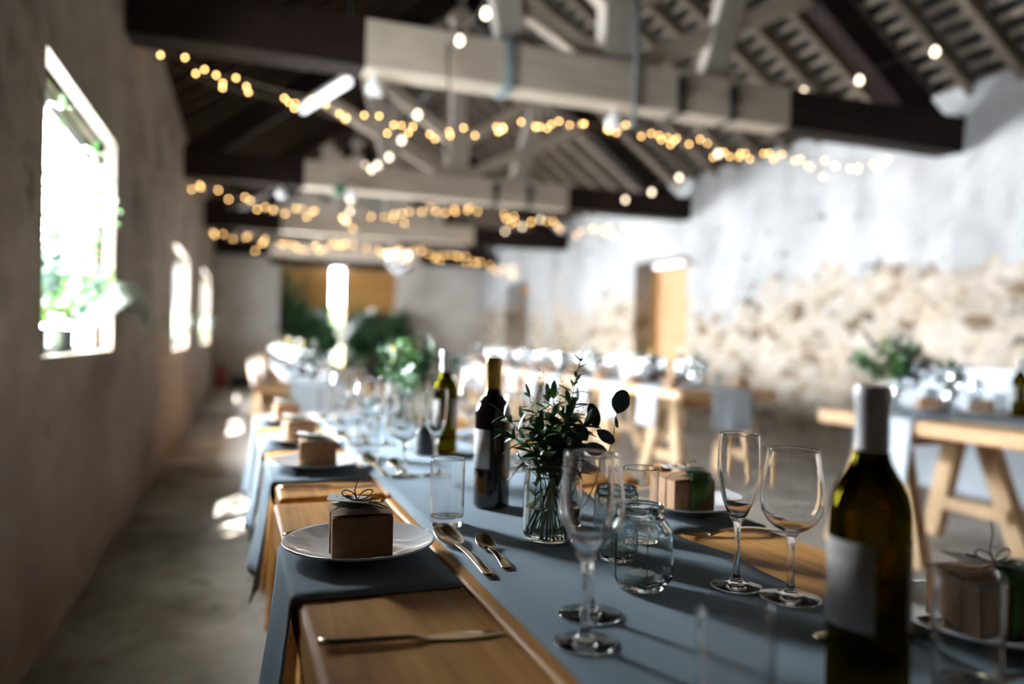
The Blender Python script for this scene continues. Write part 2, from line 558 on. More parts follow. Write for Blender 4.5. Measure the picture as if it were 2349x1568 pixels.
    def leaf(self, p, d, nrm, L, W, curl=0.25, tip=1.0, fold=0.35):
        p, d = Vector(p), Vector(d).normalized()
        nrm = Vector(nrm)
        nrm = nrm - d * nrm.dot(d)
        if nrm.length < 1e-4:
            nrm = d.orthogonal()
        nrm.normalize()
        s = d.cross(nrm)
        prof = [(0, 0.05), (0.18, 0.62), (0.42, 1.0), (0.68, 0.85), (0.88, 0.42 * tip + 0.1), (1.0, 0.04)]
        if W > .0125 and L < .1:
            prof = [(0, .05), (.06, .26), (.15, .56), (.27, .82), (.42, .98), (.56, 1.0), (.70, .88), (.82, .66 * (.7 + .3 * tip)), (.91, .44 * (.6 + .4 * tip)), (.97, .24 * tip), (1.0, .04)]
        vs, fs = [], []
        for t, w in prof:
            c = p + d * (L * t) - nrm * (curl * L * t * t)
            ww = W / 2 * w
            vs += [c + s * ww + nrm * ww * fold, c, c - s * ww + nrm * ww * fold]
        for i in range(len(prof) - 1):
            a = i * 3
            fs += [(a, a + 3, a + 4, a + 1), (a + 1, a + 4, a + 5, a + 2)]
        self.add(vs, fs)

    def build(self, name, m, parent=None, smooth=False, bevel=0.0, seg=2):
        me = bpy.data.meshes.new(name)
        me.from_pydata(self.v, [], self.f)
        ms = m if isinstance(m, (list, tuple)) else [m]
        for x in ms:
            me.materials.append(MATS[x])
        if len(ms) > 1:
            me.polygons.foreach_set('material_index', self.mi)
        if smooth:
            me.polygons.foreach_set('use_smooth', [True] * len(me.polygons))
        me.update()
        o = bpy.data.objects.new(name, me)
        COL.objects.link(o)
        if parent:
            o.parent = parent
        if bevel:
            b = o.modifiers.new('bevel', 'BEVEL')
            b.width, b.segments, b.limit_method = bevel, seg, 'ANGLE'
        if smooth == 'auto':
            for p in me.polygons:
                p.use_smooth = True
            e = o.modifiers.new('sharp', 'EDGE_SPLIT')
            e.split_angle = R(38)
        return o


def tag(o, label=None, cat=None, group=None, kind=None):
    for k, v in (('label', label), ('category', cat), ('group', group), ('kind', kind)):
        if v:
            o[k] = v
    return o


def thing(name, label, cat, loc=(0, 0, 0), rz=0.0, group=None):
    o = bpy.data.objects.new(name, None)
    o.empty_display_size = 0.05
    COL.objects.link(o)
    o.location = loc
    o.rotation_euler = (0, 0, rz)
    return tag(o, label, cat, group)


def copy_tree(o, parent=None):
    c = o.copy()
    COL.objects.link(c)
    c.parent = parent
    for ch in o.children:
        copy_tree(ch, c)
    return c


class Kind:
    """first call builds the thing, later calls copy it with its parts"""

    def __init__(self, builder):
        self.builder, self.proto = builder, None

    def __call__(self, loc, rz, label, group=None):
        if self.proto is None:
            o = self.builder()
            self.proto = o
        else:
            o = copy_tree(self.proto)
        o.location = loc
        o.rotation_euler = (0, 0, rz)
        if 'group' in o:
            del o['group']
        o['label'] = label
        if group:
            o['group'] = group
        return o


def struct(mb, name, m, parent=None, **kw):
    o = mb.build(name, m, parent, **kw)
    if parent is None:
        o['kind'] = 'structure'
    return o


# ------------------------------------------------------------------ the barn
EAVE = 3.15
XR = 5.5
XMID = 2.42
SL = 0.715
RIDGE = EAVE + SL * (XR - XMID)
Y0, Y1 = -1.4, 17.0


def xl(y):
    return -0.645 + 0.0225 * y


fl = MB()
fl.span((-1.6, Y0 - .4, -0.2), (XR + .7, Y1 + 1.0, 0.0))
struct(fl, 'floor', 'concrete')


def wall_grid(mb, fx, ys, zs, openings, sign, amp, step=0.11):
    """displaced inner skin; fx(y) gives the face x; sign = +1 if the room is at +x"""
    def cuts(a, b, extra):
        e = sorted({a, b, *[k for k in extra if a < k < b]})
        out = []
        for p, q in zip(e[:-1], e[1:]):
            n = max(1, round((q - p) / step))
            out += [p + (q - p) * i / n for i in range(n)]
        return out + [b]
    Y = cuts(*ys, [k for o in openings for k in o[:2]])
    Z = cuts(*zs, [k for o in openings for k in o[2:]])
    vid = {}
    vs, fs = [], []

    def inside(y, z):
        return any(o[0] < y < o[1] and o[2] < z < o[3] for o in openings)

    def vert(i, j, back=False):
        k = (i, j, back)
        if k not in vid:
            y, z = Y[i], Z[j]
            dd = 9.0
            for o in openings:
                dy = max(o[0] - y, y - o[1], 0)
                dz = max(o[2] - z, z - o[3], 0)
                dd = min(dd, math.hypot(dy, dz))
            fade = min(1.0, dd / 0.25) * min(1.0, (zs[1] - z) / 0.2)
            d = amp * fade * (noise.noise((y * 1.1, z * 1.3, 3.1)) * 1.3 + noise.noise((y * 4.2, z * 5.5, 7.7)) * 0.7)
            vid[k] = len(vs)
            vs.append((fx(y) + sign * (0 if back else d) - sign * (0.08 if back else 0), y, z))
        return vid[k]
    for i in range(len(Y) - 1):
        for j in range(len(Z) - 1):
            if inside((Y[i] + Y[i + 1]) / 2, (Z[j] + Z[j + 1]) / 2):
                continue
            q = (vert(i, j), vert(i + 1, j), vert(i + 1, j + 1), vert(i, j + 1))
            fs.append(q if sign > 0 else q[::-1])
            for (di, dj, e) in ((-1, 0, ((i, j), (i, j + 1))), (1, 0, ((i + 1, j), (i + 1, j + 1))), (0, -1, ((i, j), (i + 1, j))), (0, 1, ((i, j + 1), (i + 1, j + 1)))):
                ii, jj = i + di, j + dj
                if 0 <= ii < len(Y) - 1 and 0 <= jj < len(Z) - 1 and inside((Y[ii] + Y[ii + 1]) / 2, (Z[jj] + Z[jj + 1]) / 2):
                    (a, b), (c, d) = e
                    fs.append((vert(a, b), vert(c, d), vert(c, d, True), vert(a, b, True)))
    mb.add(vs, fs)


def wall_boxes(mb, fx, ys, zs, openings, sign, thick, gap=0.05):
    Y = sorted({*ys, *[k for o in openings for k in o[:2]]})
    Z = sorted({*zs, *[k for o in openings for k in o[2:]]})
    for a, b in zip(Y[:-1], Y[1:]):
        for c, d in zip(Z[:-1], Z[1:]):
            if any(o[0] < (a + b) / 2 < o[1] and o[2] < (c + d) / 2 < o[3] for o in openings):
                continue
            vs = []
            for zz in (c, d):
                for yy in (a, b):
                    vs += [(fx(yy) - sign * gap, yy, zz), (fx(yy) - sign * thick, yy, zz)]
            mb.add(vs, [(0, 1, 3, 2), (4, 6, 7, 5), (0, 4, 5, 1), (2, 3, 7, 6), (0, 2, 6, 4), (1, 5, 7, 3)])


WT = 0.17
WIN = [(2.90, 4.30, 1.0, 2.03), (7.6, 9.3, 0.94, 1.92), (12.0, 14.2, 0.95, 2.06)]
wl = MB()
wall_grid(wl, xl, (1.2, Y1), (0, EAVE), WIN, 1, 0.012)
wall_boxes(wl, xl, (Y0, Y1), (0, EAVE), WIN, 1, WT)
struct(wl, 'wall_left', 'beige_plaster')

# window frames at the outer face, with panes
for i, (a, b, c, d) in enumerate(WIN):
    ym = (a + b) / 2
    x = xl(ym) - WT + 0.03
    fr = MB()
    ins = 0.0
    for (lo, hi) in (((a, c), (a + .025, d)), ((b - .025, c), (b, d)), ((a, c), (b, c + .025)), ((a, d - .07), (b, d))):
        fr.span((x - .02, lo[0], lo[1]), (x + .02, hi[0], hi[1]))
    w = struct(fr, 'window_%d' % (i + 1), 'white_paint')
    gl = MB()
    gl.span((x - .004, a + .025, c + .025), (x + .004, b - .025, d - .07))
    gl.build('pane', 'window_glass', w)
    portal('window_portal_%d' % (i + 1), (xl(ym) - WT - 0.02, ym, (c + d) / 2), (1, 0, 0), b - a, d - c)

wr = MB()
DOORS_R = [(8.40, 9.75, 0.0, 2.24), (13.9, 15.2, 0.85, 2.25)]
wall_grid(wr, lambda y: XR, (2.4, Y1), (0, EAVE), DOORS_R, -1, 0.05)
wall_boxes(wr, lambda y: XR, (Y0, Y1), (0, EAVE), DOORS_R, -1, 0.5, 0.06)
wr.span((XR + .44, 8.2, 0), (XR + .55, 15.4, 2.6))
struct(wr, 'wall_right', 'limewashed_rubble')

OPX = (1.0, 3.58)
wf = MB()
for lo, hi in (((xl(Y1) - .4, 0), (OPX[0], EAVE)), ((OPX[1], 0), (XR + .5, EAVE)), ((OPX[0], 2.62), (OPX[1], EAVE))):
    wf.span((lo[0], Y1, lo[1]), (hi[0], Y1 + .45, hi[1]))
wf.add([(xl(Y1) - .4, Y1, EAVE), (XR + .5, Y1, EAVE), (XMID, Y1, RIDGE + .4), (xl(Y1) - .4, Y1 + .45, EAVE), (XR + .5, Y1 + .45, EAVE), (XMID, Y1 + .45, RIDGE + .4)],
       [(0, 1, 2), (5, 4, 3), (0, 3, 4, 1), (1, 4, 5, 2), (2, 5, 3, 0)])
struct(wf, 'wall_far', 'gable_plaster')
wb = MB()
wb.span((-1.3, Y0 - .3, 0), (XR + .5, Y0, EAVE))
wb.add([(-1.3, Y0, EAVE), (XR + .5, Y0, EAVE), (XMID, Y0, RIDGE + .4), (-1.3, Y0 - .3, EAVE), (XR + .5, Y0 - .3, EAVE), (XMID, Y0 - .3, RIDGE + .4)],
       [(0, 2, 1), (3, 4, 5), (0, 1, 4, 3), (1, 2, 5, 4), (2, 0, 3, 5)])
struct(wb, 'wall_back_unseen', 'dark_wood')  # unseen end wall, set close and dark to absorb bounced light

# roof: slates, battens and rafters
ceil = MB()
XL0 = xl(7) - .0


def roofz(x):
    return RIDGE - SL * abs(x - XMID)


for sgn in (-1, 1):
    xe = XMID + sgn * (XR + .62 - XMID)
    za, zb = RIDGE + 0.17, RIDGE + 0.17 - SL * (XR + .62 - XMID)
    vs = []
    for y in (Y0 - .4, Y1 + .6):
        vs += [(XMID, y, za), (xe, y, zb), (xe, y, zb + .08), (XMID, y, za + .08)]
    ceil.add(vs, [(0, 1, 2, 3), (7, 6, 5, 4), (0, 4, 5, 1), (1, 5, 6, 2), (2, 6, 7, 3), (3, 7, 4, 0)])
ceiling = struct(ceil, 'ceiling', 'slate')
cang = math.atan(SL)
for sgn in (-1, 1):
    bt = MB()
    n = 27
    for k in range(n):
        dx = (XR + .1 - XMID) * (k + .5) / n
        x = XMID + sgn * dx
        zz = RIDGE + 0.115 - SL * dx
        rot = Matrix.Rotation(sgn * cang, 3, 'Y')
        bt.box((x, (Y0 + Y1) / 2, zz), (0.052, Y1 - Y0, 0.024), rot)
    bt.build('batten_layer', 'batten_wood' if sgn > 0 else 'dark_wood', ceiling)  # left slope takes a darker wood than the right, rafters too
    ya = 2.75
    k = 0
    while ya + .42 * k < 16.9:
        y = ya + .42 * k
        rf = MB()
        e = XMID + sgn * (XR + .10 - XMID)
        j = random.uniform(-.012, .012)
        rf.beam((XMID, y + j, RIDGE + .035), (e, y - j, roofz(e) + .035), 0.075, 0.11)
        rf.build('rafter', 'rafter_wood' if sgn > 0 else 'dark_wood', ceiling)
        k += 1
rb = MB()
rb.span((XMID - .025, Y0, RIDGE - .14), (XMID + .025, Y1, RIDGE + .08))
rb.build('ridge_board', 'rafter_wood', ceiling)
# wall heads closing the eaves
for name, x0, x1 in (('trim_1', -1.35, -.62), ('trim_2', XR - .02, XR + .62)):
    t = MB()
    t.span((x0, Y0, EAVE - .02), (x1, Y1, EAVE + .05))
    struct(t, name, 'limewashed_rubble')


# roof trusses
def truss(y, label, straps=True, xleft=None):
    t = thing('roof_truss', label, 'roof truss', (0, y, 0), 0, 'roof trusses')
    zb, zt = 2.675, 2.955
    xa, xb = xl(y) - .06, XR + .05
    cut = (0.72, 3.78)
    tb = MB()
    for a, b, mi in ((xa, cut[0], 1), (cut[0], cut[1], 0), (cut[1], xb, 1)):
        tb.cur = mi
        n = 6
        for i in range(n):
            p, q = a + (b - a) * i / n, a + (b - a) * (i + 1) / n
            s0 = 0.012 * noise.noise((p * 1.7, y, 0.5))
            s1 = 0.012 * noise.noise((q * 1.7, y, 0.5))
            vs = []
            for x, s in ((p, s0), (q, s1)):
                vs += [(x, -.11 + s, zb + s), (x, .11 + s, zb + s), (x, .11 + s, zt + s), (x, -.11 + s, zt + s)]
            tb.add(vs, [(0, 1, 5, 4), (1, 2, 6, 5), (2, 3, 7, 6), (3, 0, 4, 7)] + ([(0, 3, 2, 1)] if i == 0 else []) + ([(4, 5, 6, 7)] if i == n - 1 else []))
    tb.build('tie_beam', ['limewash', 'tarred_beam'], t)
    kp = MB()
    kp.box((XMID, 0, (zt + RIDGE - .25) / 2 + .02), (.16, .13, RIDGE - .25 - zt))
    kp.box((XMID, 0, zt + .21), (.25, .15, .42))
    kp.box((XMID, 0, RIDGE - .42), (.26, .15, .42))
    kp.build('king_post', 'limewash_post', t, bevel=.008)
    for sgn in (-1, 1):
        pr = MB()
        pr.beam((XMID + sgn * .06, 0, RIDGE - .36), (XMID + sgn * (XR - .2 - XMID), 0, 2.84), 0.15, 0.24)
        pr.build('principal_rafter', 'tarred_beam', t, bevel=.01)
        pp = MB()
        pp.beam((XMID + sgn * .74, .0, zt - .01), (XMID + sgn * 1.06, .0, roofz(XMID + sgn * 1.06) - .46), 0.12, 0.19)
        pp.build('princess_post', 'limewash_post', t, bevel=.008)
        st = MB()
        st.beam((XMID + sgn * .12, .02, zt + .02), (XMID + sgn * 1.62, .02, roofz(XMID + sgn * 1.62) - .48), 0.1, 0.13)
        st.build('strut', 'limewash', t, bevel=.008)
        us = MB()
        us.beam((XMID + sgn * .07, -.02, zt + .40), (XMID + sgn * .95, -.02, zt + 1.0), 0.1, 0.12)
        us.build('strut', 'limewash', t, bevel=.008)
    if straps:
        for x in (2.86, 3.28):
            sp = MB()
            for lo, hi in (((-.125, zb - .012), (.125, zb)), ((-.125, zt - .05), (.125, zt - .04))):
                sp.span((x - .02, lo[0], lo[1]), (x + .02, hi[0], hi[1]))
            sp.span((x - .022, -.128, zb - .01), (x + .022, -.110, zt - .06))
            sp.box((x, -.13, zt - .12), (.07, .02, .12))
            sp.build('iron_strap', 'iron', t)
    return t


truss(4.6, 'nearest roof truss, king post and limewashed tie beam with tarred ends')
truss(8.45, 'roof truss second from the camera, behind the first fairy light swag')
truss(12.2, 'roof truss third from the camera, above the blurred chandelier end of the hall', False)
truss(16.0, 'roof truss furthest away, just in front of the far gable wall', False)

# far double doors behind the opening
for i, (a, b) in enumerate(((OPX[0] - .1, 2.15), (2.40, OPX[1] + .1))):
    d = MB()
    n = 8
    for k in range(n):
        p, q = a + (b - a) * k / n, a + (b - a) * (k + 1) / n
        d.span((p, Y1 + .46, 0.0), (q - .008, Y1 + .485, 2.75))
    d.span((a, Y1 + .484, 0), (b, Y1 + .52, 2.75))
    for zz in (.5, 1.4, 2.3):
        d.span((a + .03, Y1 + .42, zz - .06), (b - .03, Y1 + .46, zz + .06))
    dd = struct(d, 'door_%d' % (i + 1), 'door_wood')
    d = MB()
    d.span((a + .01, Y1 + .40, 0.0), (b - .01, Y1 + .425, 1.62))
    d.build('dark_lower_panel', 'iron', dd)
lt = MB()
lt.span((OPX[0] - .22, Y1 - .05, 2.60), (OPX[1] + .25, Y1 + .1, 2.80))
struct(lt, 'trim_4', 'tarred_beam', bevel=.01)
hl = MB()
hl.span((OPX[0] - .4, Y1 + .45, 2.62), (OPX[1] + .4, Y1 + .8, 3.2))
hl.span((-.8, Y1 + .5, 0), (OPX[0] + .0, Y1 + .9, 3.2))
hl.span((OPX[1], Y1 + .51, 0), (XR + .4, Y1 + .9, 3.2))
struct(hl, 'trim_3', 'gable_plaster')
portal('door_portal', (2.275, Y1 + .55, 1.35), (0, -1, 0), .25, 2.6)

# plank door and frame in the right wall recess
d = MB()
for k in range(7):
    p = 8.46 + k * .165
    d.span((XR + .30, p + .003, .02), (XR + .34, p + .162, 2.12))
d3 = struct(d, 'door_3', 'plank_door')
f = MB()
f.span((XR + .26, 8.41, 0), (XR + .38, 8.47, 2.2))
f.span((XR + .26, 9.60, 0), (XR + .38, 9.74, 2.2))
f.span((XR + .26, 8.41, 2.12), (XR + .38, 9.74, 2.23))
f.build('door_frame', 'door_wood', d3)
w4 = MB()
for lo, hi in (((13.92, .87), (13.98, 2.23)), ((15.12, .87), (15.18, 2.23)), ((13.92, .87), (15.18, .93)), ((13.92, 2.05), (15.18, 2.23)), ((14.5, .87), (14.56, 2.23))):
    w4.span((XR + .33, lo[0], lo[1]), (XR + .40, hi[0], hi[1]))
w4o = struct(w4, 'window_4', 'door_wood')
g4 = MB()
g4.span((XR + .36, 13.98, .93), (XR + .37, 15.12, 2.05))
g4.build('pane', 'grey_plastic', w4o)


# ------------------------------------------------------------------ tables
TZ = 0.75
TH = 0.07


def make_table(L=1.8, W=0.86, wd='oak', legs='pale_timber'):
    t = thing('trestle_table', '', 'table')
    tops = MB()
    edges = [0, .226, W - .226, W]
    for a, b in zip(edges[:-1], edges[1:]):
        tops.span((a + .002, 0, TZ - TH), (b - .002, L, TZ))
    tops.build('tabletop', wd, t, bevel=.008, seg=3)
    for yy in (.34, L - .34):
        b = MB()
        b.span((.06, yy - .045, TZ - TH - .09), (W - .06, yy + .045, TZ - TH - .001))
        b.build('trestle_beam', legs, t, bevel=.004)
        for sx in (0, 1):
            x = .13 if sx == 0 else W - .13
            xf = x + (-.06 if sx == 0 else .06)
            for sy in (-1, 1):
                g = MB()
                g.beam((x, yy + sy * .075, TZ - TH - .015), (xf, yy + sy * .27, .03), 0.07, 0.10, (1, 0, 0))
                g.build('leg', legs, t, bevel=.004)
        for xa in (.09, W - .15):
            c = MB()
            c.span((xa, yy - .235, .20), (xa + .06, yy + .235, .27))
            c.build('brace', legs, t)
    return t


near_table = Kind(lambda: make_table(legs='oak'))
far_table = Kind(lambda: make_table(wd='oak_far'))
GT = 'banquet tables'
TABLES = {
    'A': (near_table, .088, -.19, 0, 'oak trestle table nearest the camera with the knife on its corner'),
    'B': (near_table, .104, 1.66, 0, 'oak trestle table pushed end to end behind the nearest one'),
    'C': (far_table, .161, 5.50, R(-1), 'left row table behind the gap, brightly lit cloth hanging over its end'),
    'D': (far_table, .19, 7.34, R(-1), 'left row table second behind the gap, crowded with blurred glasses'),
    'H': (far_table, .22, 9.20, R(-1), 'left row table furthest away towards the foliage covered doors'),
    'G': (far_table, 3.05, 1.55, 0, 'right hand table by the white panels with foliage on its far end'),
    'E': (far_table, 3.06, 4.74, 0, 'middle right table with wide grey runner hanging off its near end'),
    'I': (far_table, 3.08, 6.58, 0, 'right row table carrying the white card box, second behind the gap'),
    'J': (far_table, 3.10, 8.42, 0, 'right row table third behind the gap, below the plank door'),
    'F': (far_table, 4.15, 12.6, 0, 'furthest right hand table standing close to the right wall'),
}
TOBJ = {}
for k, (kd, x, y, rz, lab) in TABLES.items():
    TOBJ[k] = kd((x, y, 0), rz, lab, GT)


def wav(x, y, a=.0012):
    return a * noise.noise((x * 7, y * 5, 1.3))


def runner(label, x0, x1, ya, yb, drop0, drop1, m='cloth', bulge=None, rz=0, org=(0, 0)):
    """long cloth down the middle of a table row; drop0 / drop1 hang over the ends"""
    path = []
    if drop0:
        for k in range(7):
            path.append((ya - .012 - .015 * (1 - k / 6), TZ - drop0 + (drop0 - .01) * k / 6))
    n = max(8, int((yb - ya) / .09))
    for k in range(n + 1):
        path.append((ya + (yb - ya) * k / n, None))
    if drop1:
        for k in range(1, 8):
            path.append((yb + .012, TZ - .01 - (drop1 - .01) * (k - 1) / 6))
    rows = []
    for (y, z) in path:
        row = []
        for j in range(15):
            u = j / 14
            x = x0 + (x1 - x0) * u
            if u > .5 and bulge:
                x += bulge(y) * (u - .5) * 2
            if u < .5:
                x += .004 * noise.noise((y * 4, 2.2, 0))
            zz = TZ + .0022 + abs(wav(x, y)) * 1.6 if z is None else z
            yy = y if z is None else y + .012 * math.sin(u * 9) * (1 - (z - (TZ - .3)) / .3)
            row.append((x, yy, zz))
        rows.append(row)
    mb = MB()
    mb.sheet([r[::-1] for r in rows], .0018)
    o = mb.build('table_runner', m, None, smooth=True)
    o.location = (org[0], org[1], 0)
    o.rotation_euler = (0, 0, rz)
    tag(o, label, 'table runner', 'long table runners')
    return o


runner('blue grey cloth runner along the two joined nearest tables', .333, .748, -.16, 3.40, 0, .28,
       bulge=lambda y: .012 * noise.noise((y * 3.1, .7, 0)) + (.02 * math.exp(-((y - 1.02) / .07) ** 2)))
runner('brightly lit runner hanging over the end of the left row behind the gap', .25, .66, 0.0, 5.4, .32, 0, 'cloth_lit', rz=R(-.6), org=(.161, 5.5))
runner('grey runner hanging wide over the near end of the middle right table', .28, .62, 0, 5.4, .31, 0, 'cloth_lit', org=(3.06, 4.74))
runner('grey runner down the middle of the table by the white panels', .25, .66, .05, 1.80, 0, .25, 'cloth', org=(3.05, 1.55))
runner('brightly lit runner on the furthest right hand table near the wall', .25, .66, 0, 1.7, .3, 0, 'cloth_lit', org=(4.15, 12.6))


def drop_mat(side, ya, yb, xin, xedge, drop, label, m='cloth', lift=0.0006, flare=.03, seed=0):
    """a place runner laid across the edge board and hanging over the side of the table"""
    s = -1 if side == 'left' else 1
    prof = []
    n = 9
    for k in range(n):
        prof.append((xin + (xedge - xin) * k / (n - 1) * .985, TZ + .0018))
    for k in range(5):
        a = PI / 2 * k / 4
        prof.append((xedge + s * (.006 * math.sin(a) + .0005), TZ - .005 + .0068 * math.cos(a) - .0005))
    for k in range(1, 9):
        prof.append((xedge + s * (.0065 + flare * (k / 8) ** 1.3), TZ - .006 - drop * k / 8))
    rows = []
    for i, (x, z) in enumerate(prof):
        row = []
        for j in range(9):
            u = j / 8
            y = ya + (yb - ya) * u
            hang = max(0, (TZ - z) / max(drop, .01))
            x2 = x + s * hang * .014 * math.sin(u * 8 + seed)
            z2 = z + (abs(wav(x * 3, y * 2 + seed, .004)) if hang <= 0 else 0)
            row.append((x2, y + .004 * noise.noise((x * 9, u * 2, seed)), z2 + hang * .006 * math.sin(u * 3)))
        rows.append(row)
    mb = MB()
    mb.sheet(rows if side == 'left' else [r[::-1] for r in rows], .0016)
    return tag(mb.build('place_mat', m, None, smooth=True), label, 'place mat', 'cloth mats hanging off the table sides')


drop_mat('left', 1.000, 1.285, .309, .088, .30, 'blue grey cloth mat under the nearest left plate, hanging over the side', seed=1)
drop_mat('left', 1.815, 2.17, .326, .104, .26, 'blue grey mat on the joined table, first one past the gap', seed=2)
drop_mat('left', 2.34, 2.64, .326, .104, .26, 'blue grey mat under the middle left box of the joined table', seed=3)
drop_mat('left', 2.93, 3.22, .326, .104, .26, 'blue grey mat under the furthest left box of the joined table', seed=4)
drop_mat('right', 1.175, 1.50, .752, .948, .26, 'blue grey mat under the plate with the leaf topped box', seed=5)
drop_mat('right', .50, .80, .752, .948, .26, 'blue grey mat under the box behind the near white wine bottle', seed=6)
drop_mat('right', 1.83, 2.13, .77, .964, .26, 'blue grey mat on the joined table right of the vase', seed=7)
drop_mat('right', 2.4, 2.70, .77, .964, .26, 'blue grey mat second along the right side of the joined table', seed=8)
for i, (y, dr) in enumerate(((5.05, .29), (5.65, .29), (6.25, .29), (6.9, .29), (7.5, .29), (8.1, .29), (8.7, .29), (9.3, .29), (9.9, .29))):
    drop_mat('left', y, y + .26, 3.06 + .27, 3.062 + .001 * i * 3, dr,
             'brightly lit mat hanging off the aisle side of the long right row', 'cloth_lit', seed=i + 10)
drop_mat('left', 2.72, 3.02, 3.29, 3.05, .30, 'brightly lit grey mat hanging off the aisle side by the white panels', 'cloth_lit', seed=33)
for y in (12.75, 13.35, 13.95):
    drop_mat('left', y, y + .26, 4.40, 4.15, .28, 'brightly lit mat hanging off the side of the furthest right table', 'cloth_lit', seed=y)


# ------------------------------------------------------------------ tableware makers
def make_plate():
    mb = MB()
    r = .117
    mb.lathe([(0, .004), (.045, .004), (.050, 0), (.056, 0), (.060, .004), (.085, .009), (.112, .0185), (.1165, .0205), (r, .0222), (.1165, .0232),
              (.112, .0222), (.088, .0135), (.070, .0098), (.062, .0085), (0, .0080)], 72)
    o = mb.build('dinner_plate', 'porcelain', None, smooth=True)
    o['category'] = 'plate'
    return o


plate = Kind(make_plate)
BW, BD, BH = .088, .092, .062


def make_box(style=0, detail=True):
    t = thing('gift_box', '', 'gift box')
    b = MB()
    b.span((-BW / 2, -BD / 2, 0), (BW / 2, BD / 2, BH - .003))
    b.build('carton', 'kraft', t, bevel=.0012)
    l = MB()
    # lid folded from the back, sprung slightly open at the front right
    rows = []
    for i in range(7):
        v = i / 6
        rows.append([(-BW / 2 + BW * j / 6, BD / 2 - BD * v, BH - .001 + .006 * (1 - abs(j / 6 - .55) * 1.4) * math.sin(PI * min(v * 1.0, 1) * .8)) for j in range(7)])
    l.sheet(rows, .0012)
    l.span((.01, -BD / 2 - .0009, BH - .007), (BW / 2 - .002, -BD / 2 + .0002, BH - .0015))
    l.build('lid_flap', 'kraft', t)
    tw = MB()
    e = .0011
    x = -.0 if style else -.006
    off = -BW / 2 - e
    y0 = -.012
    tw.tube([(off, y0, .0), (off, y0, BH * .5), (off, y0, BH), (-BW / 2 + .012, y0 + .002, BH + .006), (x, y0, BH + .013), (BW / 4, y0 + .002, BH + .010), (BW / 2 + e, y0, BH), (BW / 2 + e, y0, 0)], e, 6)
    tw.tube([(x, -BD / 2 - e, 0.0), (x, -BD / 2 - e, BH * .98), (x, -BD / 4, BH + .012), (x, BD / 4, BH + .010), (x, BD / 2 + e, BH), (x, BD / 2 + e, 0)] if style else
            [(x - .02, BD / 4, BH + .009), (x, y0, BH + .014), (x + .02, -BD / 4, BH + .010)], e * .8, 6)
    for s in (-1, 1):
        loop = []
        for k in range(11):
            a = PI * 2 * k / 10
            loop.append((x + s * (.012 - .011 * math.cos(a)) * 1.0, y0 + .004 * math.sin(a * .5), BH + .016 + .011 * math.sin(a / 2) + .006 * math.sin(a)))
        tw.tube(loop, e, 6)
    tw.tube([(x, y0, BH + .014), (x - .004, y0 + .003, BH + .030), (x + .002, y0 + .006, BH + .050), (x - .001, y0 + .006, BH + .062)], e, 5)
    tw.tube([(x, y0, BH + .014), (x + .02, y0 - .015, BH + .011), (x + .036, y0 - .02, BH + .007)], e, 5)
    tw.lathe([(0, -.004), (.0035, -.002), (.0038, .001), (0, .004)], 10, (x, y0, BH + .015))
    tw.build('twine', 'twine', t, smooth=True)
    lf = MB()
    if style == 1:
        # a wide leaf folded down over the front
        w = [.5, .85, 1, .96, .85, .66, .4, .08]
        pth = [(.022, .02, BH + .010), (.020, -.01, BH + .0115), (.016, -.034, BH + .009), (.012, -BD / 2 - .006, BH - .004), (.008, -BD / 2 - .009, BH - .022), (.004, -BD / 2 - .007, BH - .038), (-.002, -BD / 2 - .004, BH - .052), (-.006, -BD / 2 - .002, .002)]
        rows = [[(p[0] + (u - .5) * .05 * ww, p[1] - .004 * (1 - (2 * u - 1) ** 2) * (k > 2), p[2] + .003 * (1 - (2 * u - 1) ** 2) * (k < 3)) for u in (0, .25, .5, .75, 1)] for k, (p, ww) in enumerate(zip(pth, w))]
        lf.sheet(rows, .0008)
        lf.build('leaf', 'leaf_green', t, smooth=True)
    else:
        lf.leaf((-.043, .030, BH + .0072), (.9, -.45, .0), (-.1, 0, 1), .085, .034, .02, 1.0, .08)
        lf.leaf((-.043, .008, BH + .0072), (.85, -.40, .0), (-.1, -.2, 1), .070, .026, .05, 1.0, .08)
        lf.build('leaf', 'leaf_dark', t, smooth=True)
    cz = BH + .0165 if style else BH + .0158
    cd_ = MB()
    cd_.box((x - .012, .002, cz), (.062, .047, .0008), Matrix.Rotation(R(1), 3, 'X') @ Matrix.Rotation(R(5), 3, 'Y') @ Matrix.Rotation(R(-9), 3, 'Z'))
    card = cd_.build('tag_card', 'card', t)
    ik = MB()
    rot = Matrix.Rotation(R(1), 3, 'X') @ Matrix.Rotation(R(5), 3, 'Y') @ Matrix.Rotation(R(-9), 3, 'Z')
    nv = rot @ Vector((0, 0, .0006))
    c = Vector((x - .012, .002, cz)) + nv
    for (u, v, d, L, W) in ((-.010, .006, (1, .35, 0), .018, .010), (-.006, .004, (1, -.2, 0), .012, .006), (-.02, .008, (.4, -1, 0), .008, .002), (.004, -.011, (1, .1, 0), .010, .0022), (.008, -.009, (.8, -.4, 0), .008, .002), (-.012, -.010, (1, .2, 0), .007, .0018)):
        ik.leaf(c + rot @ Vector((u, v, 0)), rot @ Vector(d), nv, L, W, 0)
    ik.build('printed_sprig', 'ink', card)
    df = MB()
    rnd = random.Random(5)
    for k in range(46):
        p = Vector((x + .006 + rnd.random() * .032, y0 - .004 + rnd.uniform(-.006, .006), BH + .012 - .0002 * k / 4 + rnd.uniform(0, .004)))
        df.lathe([(0, -.0011), (.0011, 0), (0, .0011)], 5, p)
    for k in range(9):
        df.tube([(x, y0, BH + .014), (x + .012 + .003 * k, y0 - .003 + rnd.uniform(-.008, .008), BH + .014 + rnd.uniform(0, .006))], .0004, 4)
    df.build('dried_flower', 'dried', t)
    return t


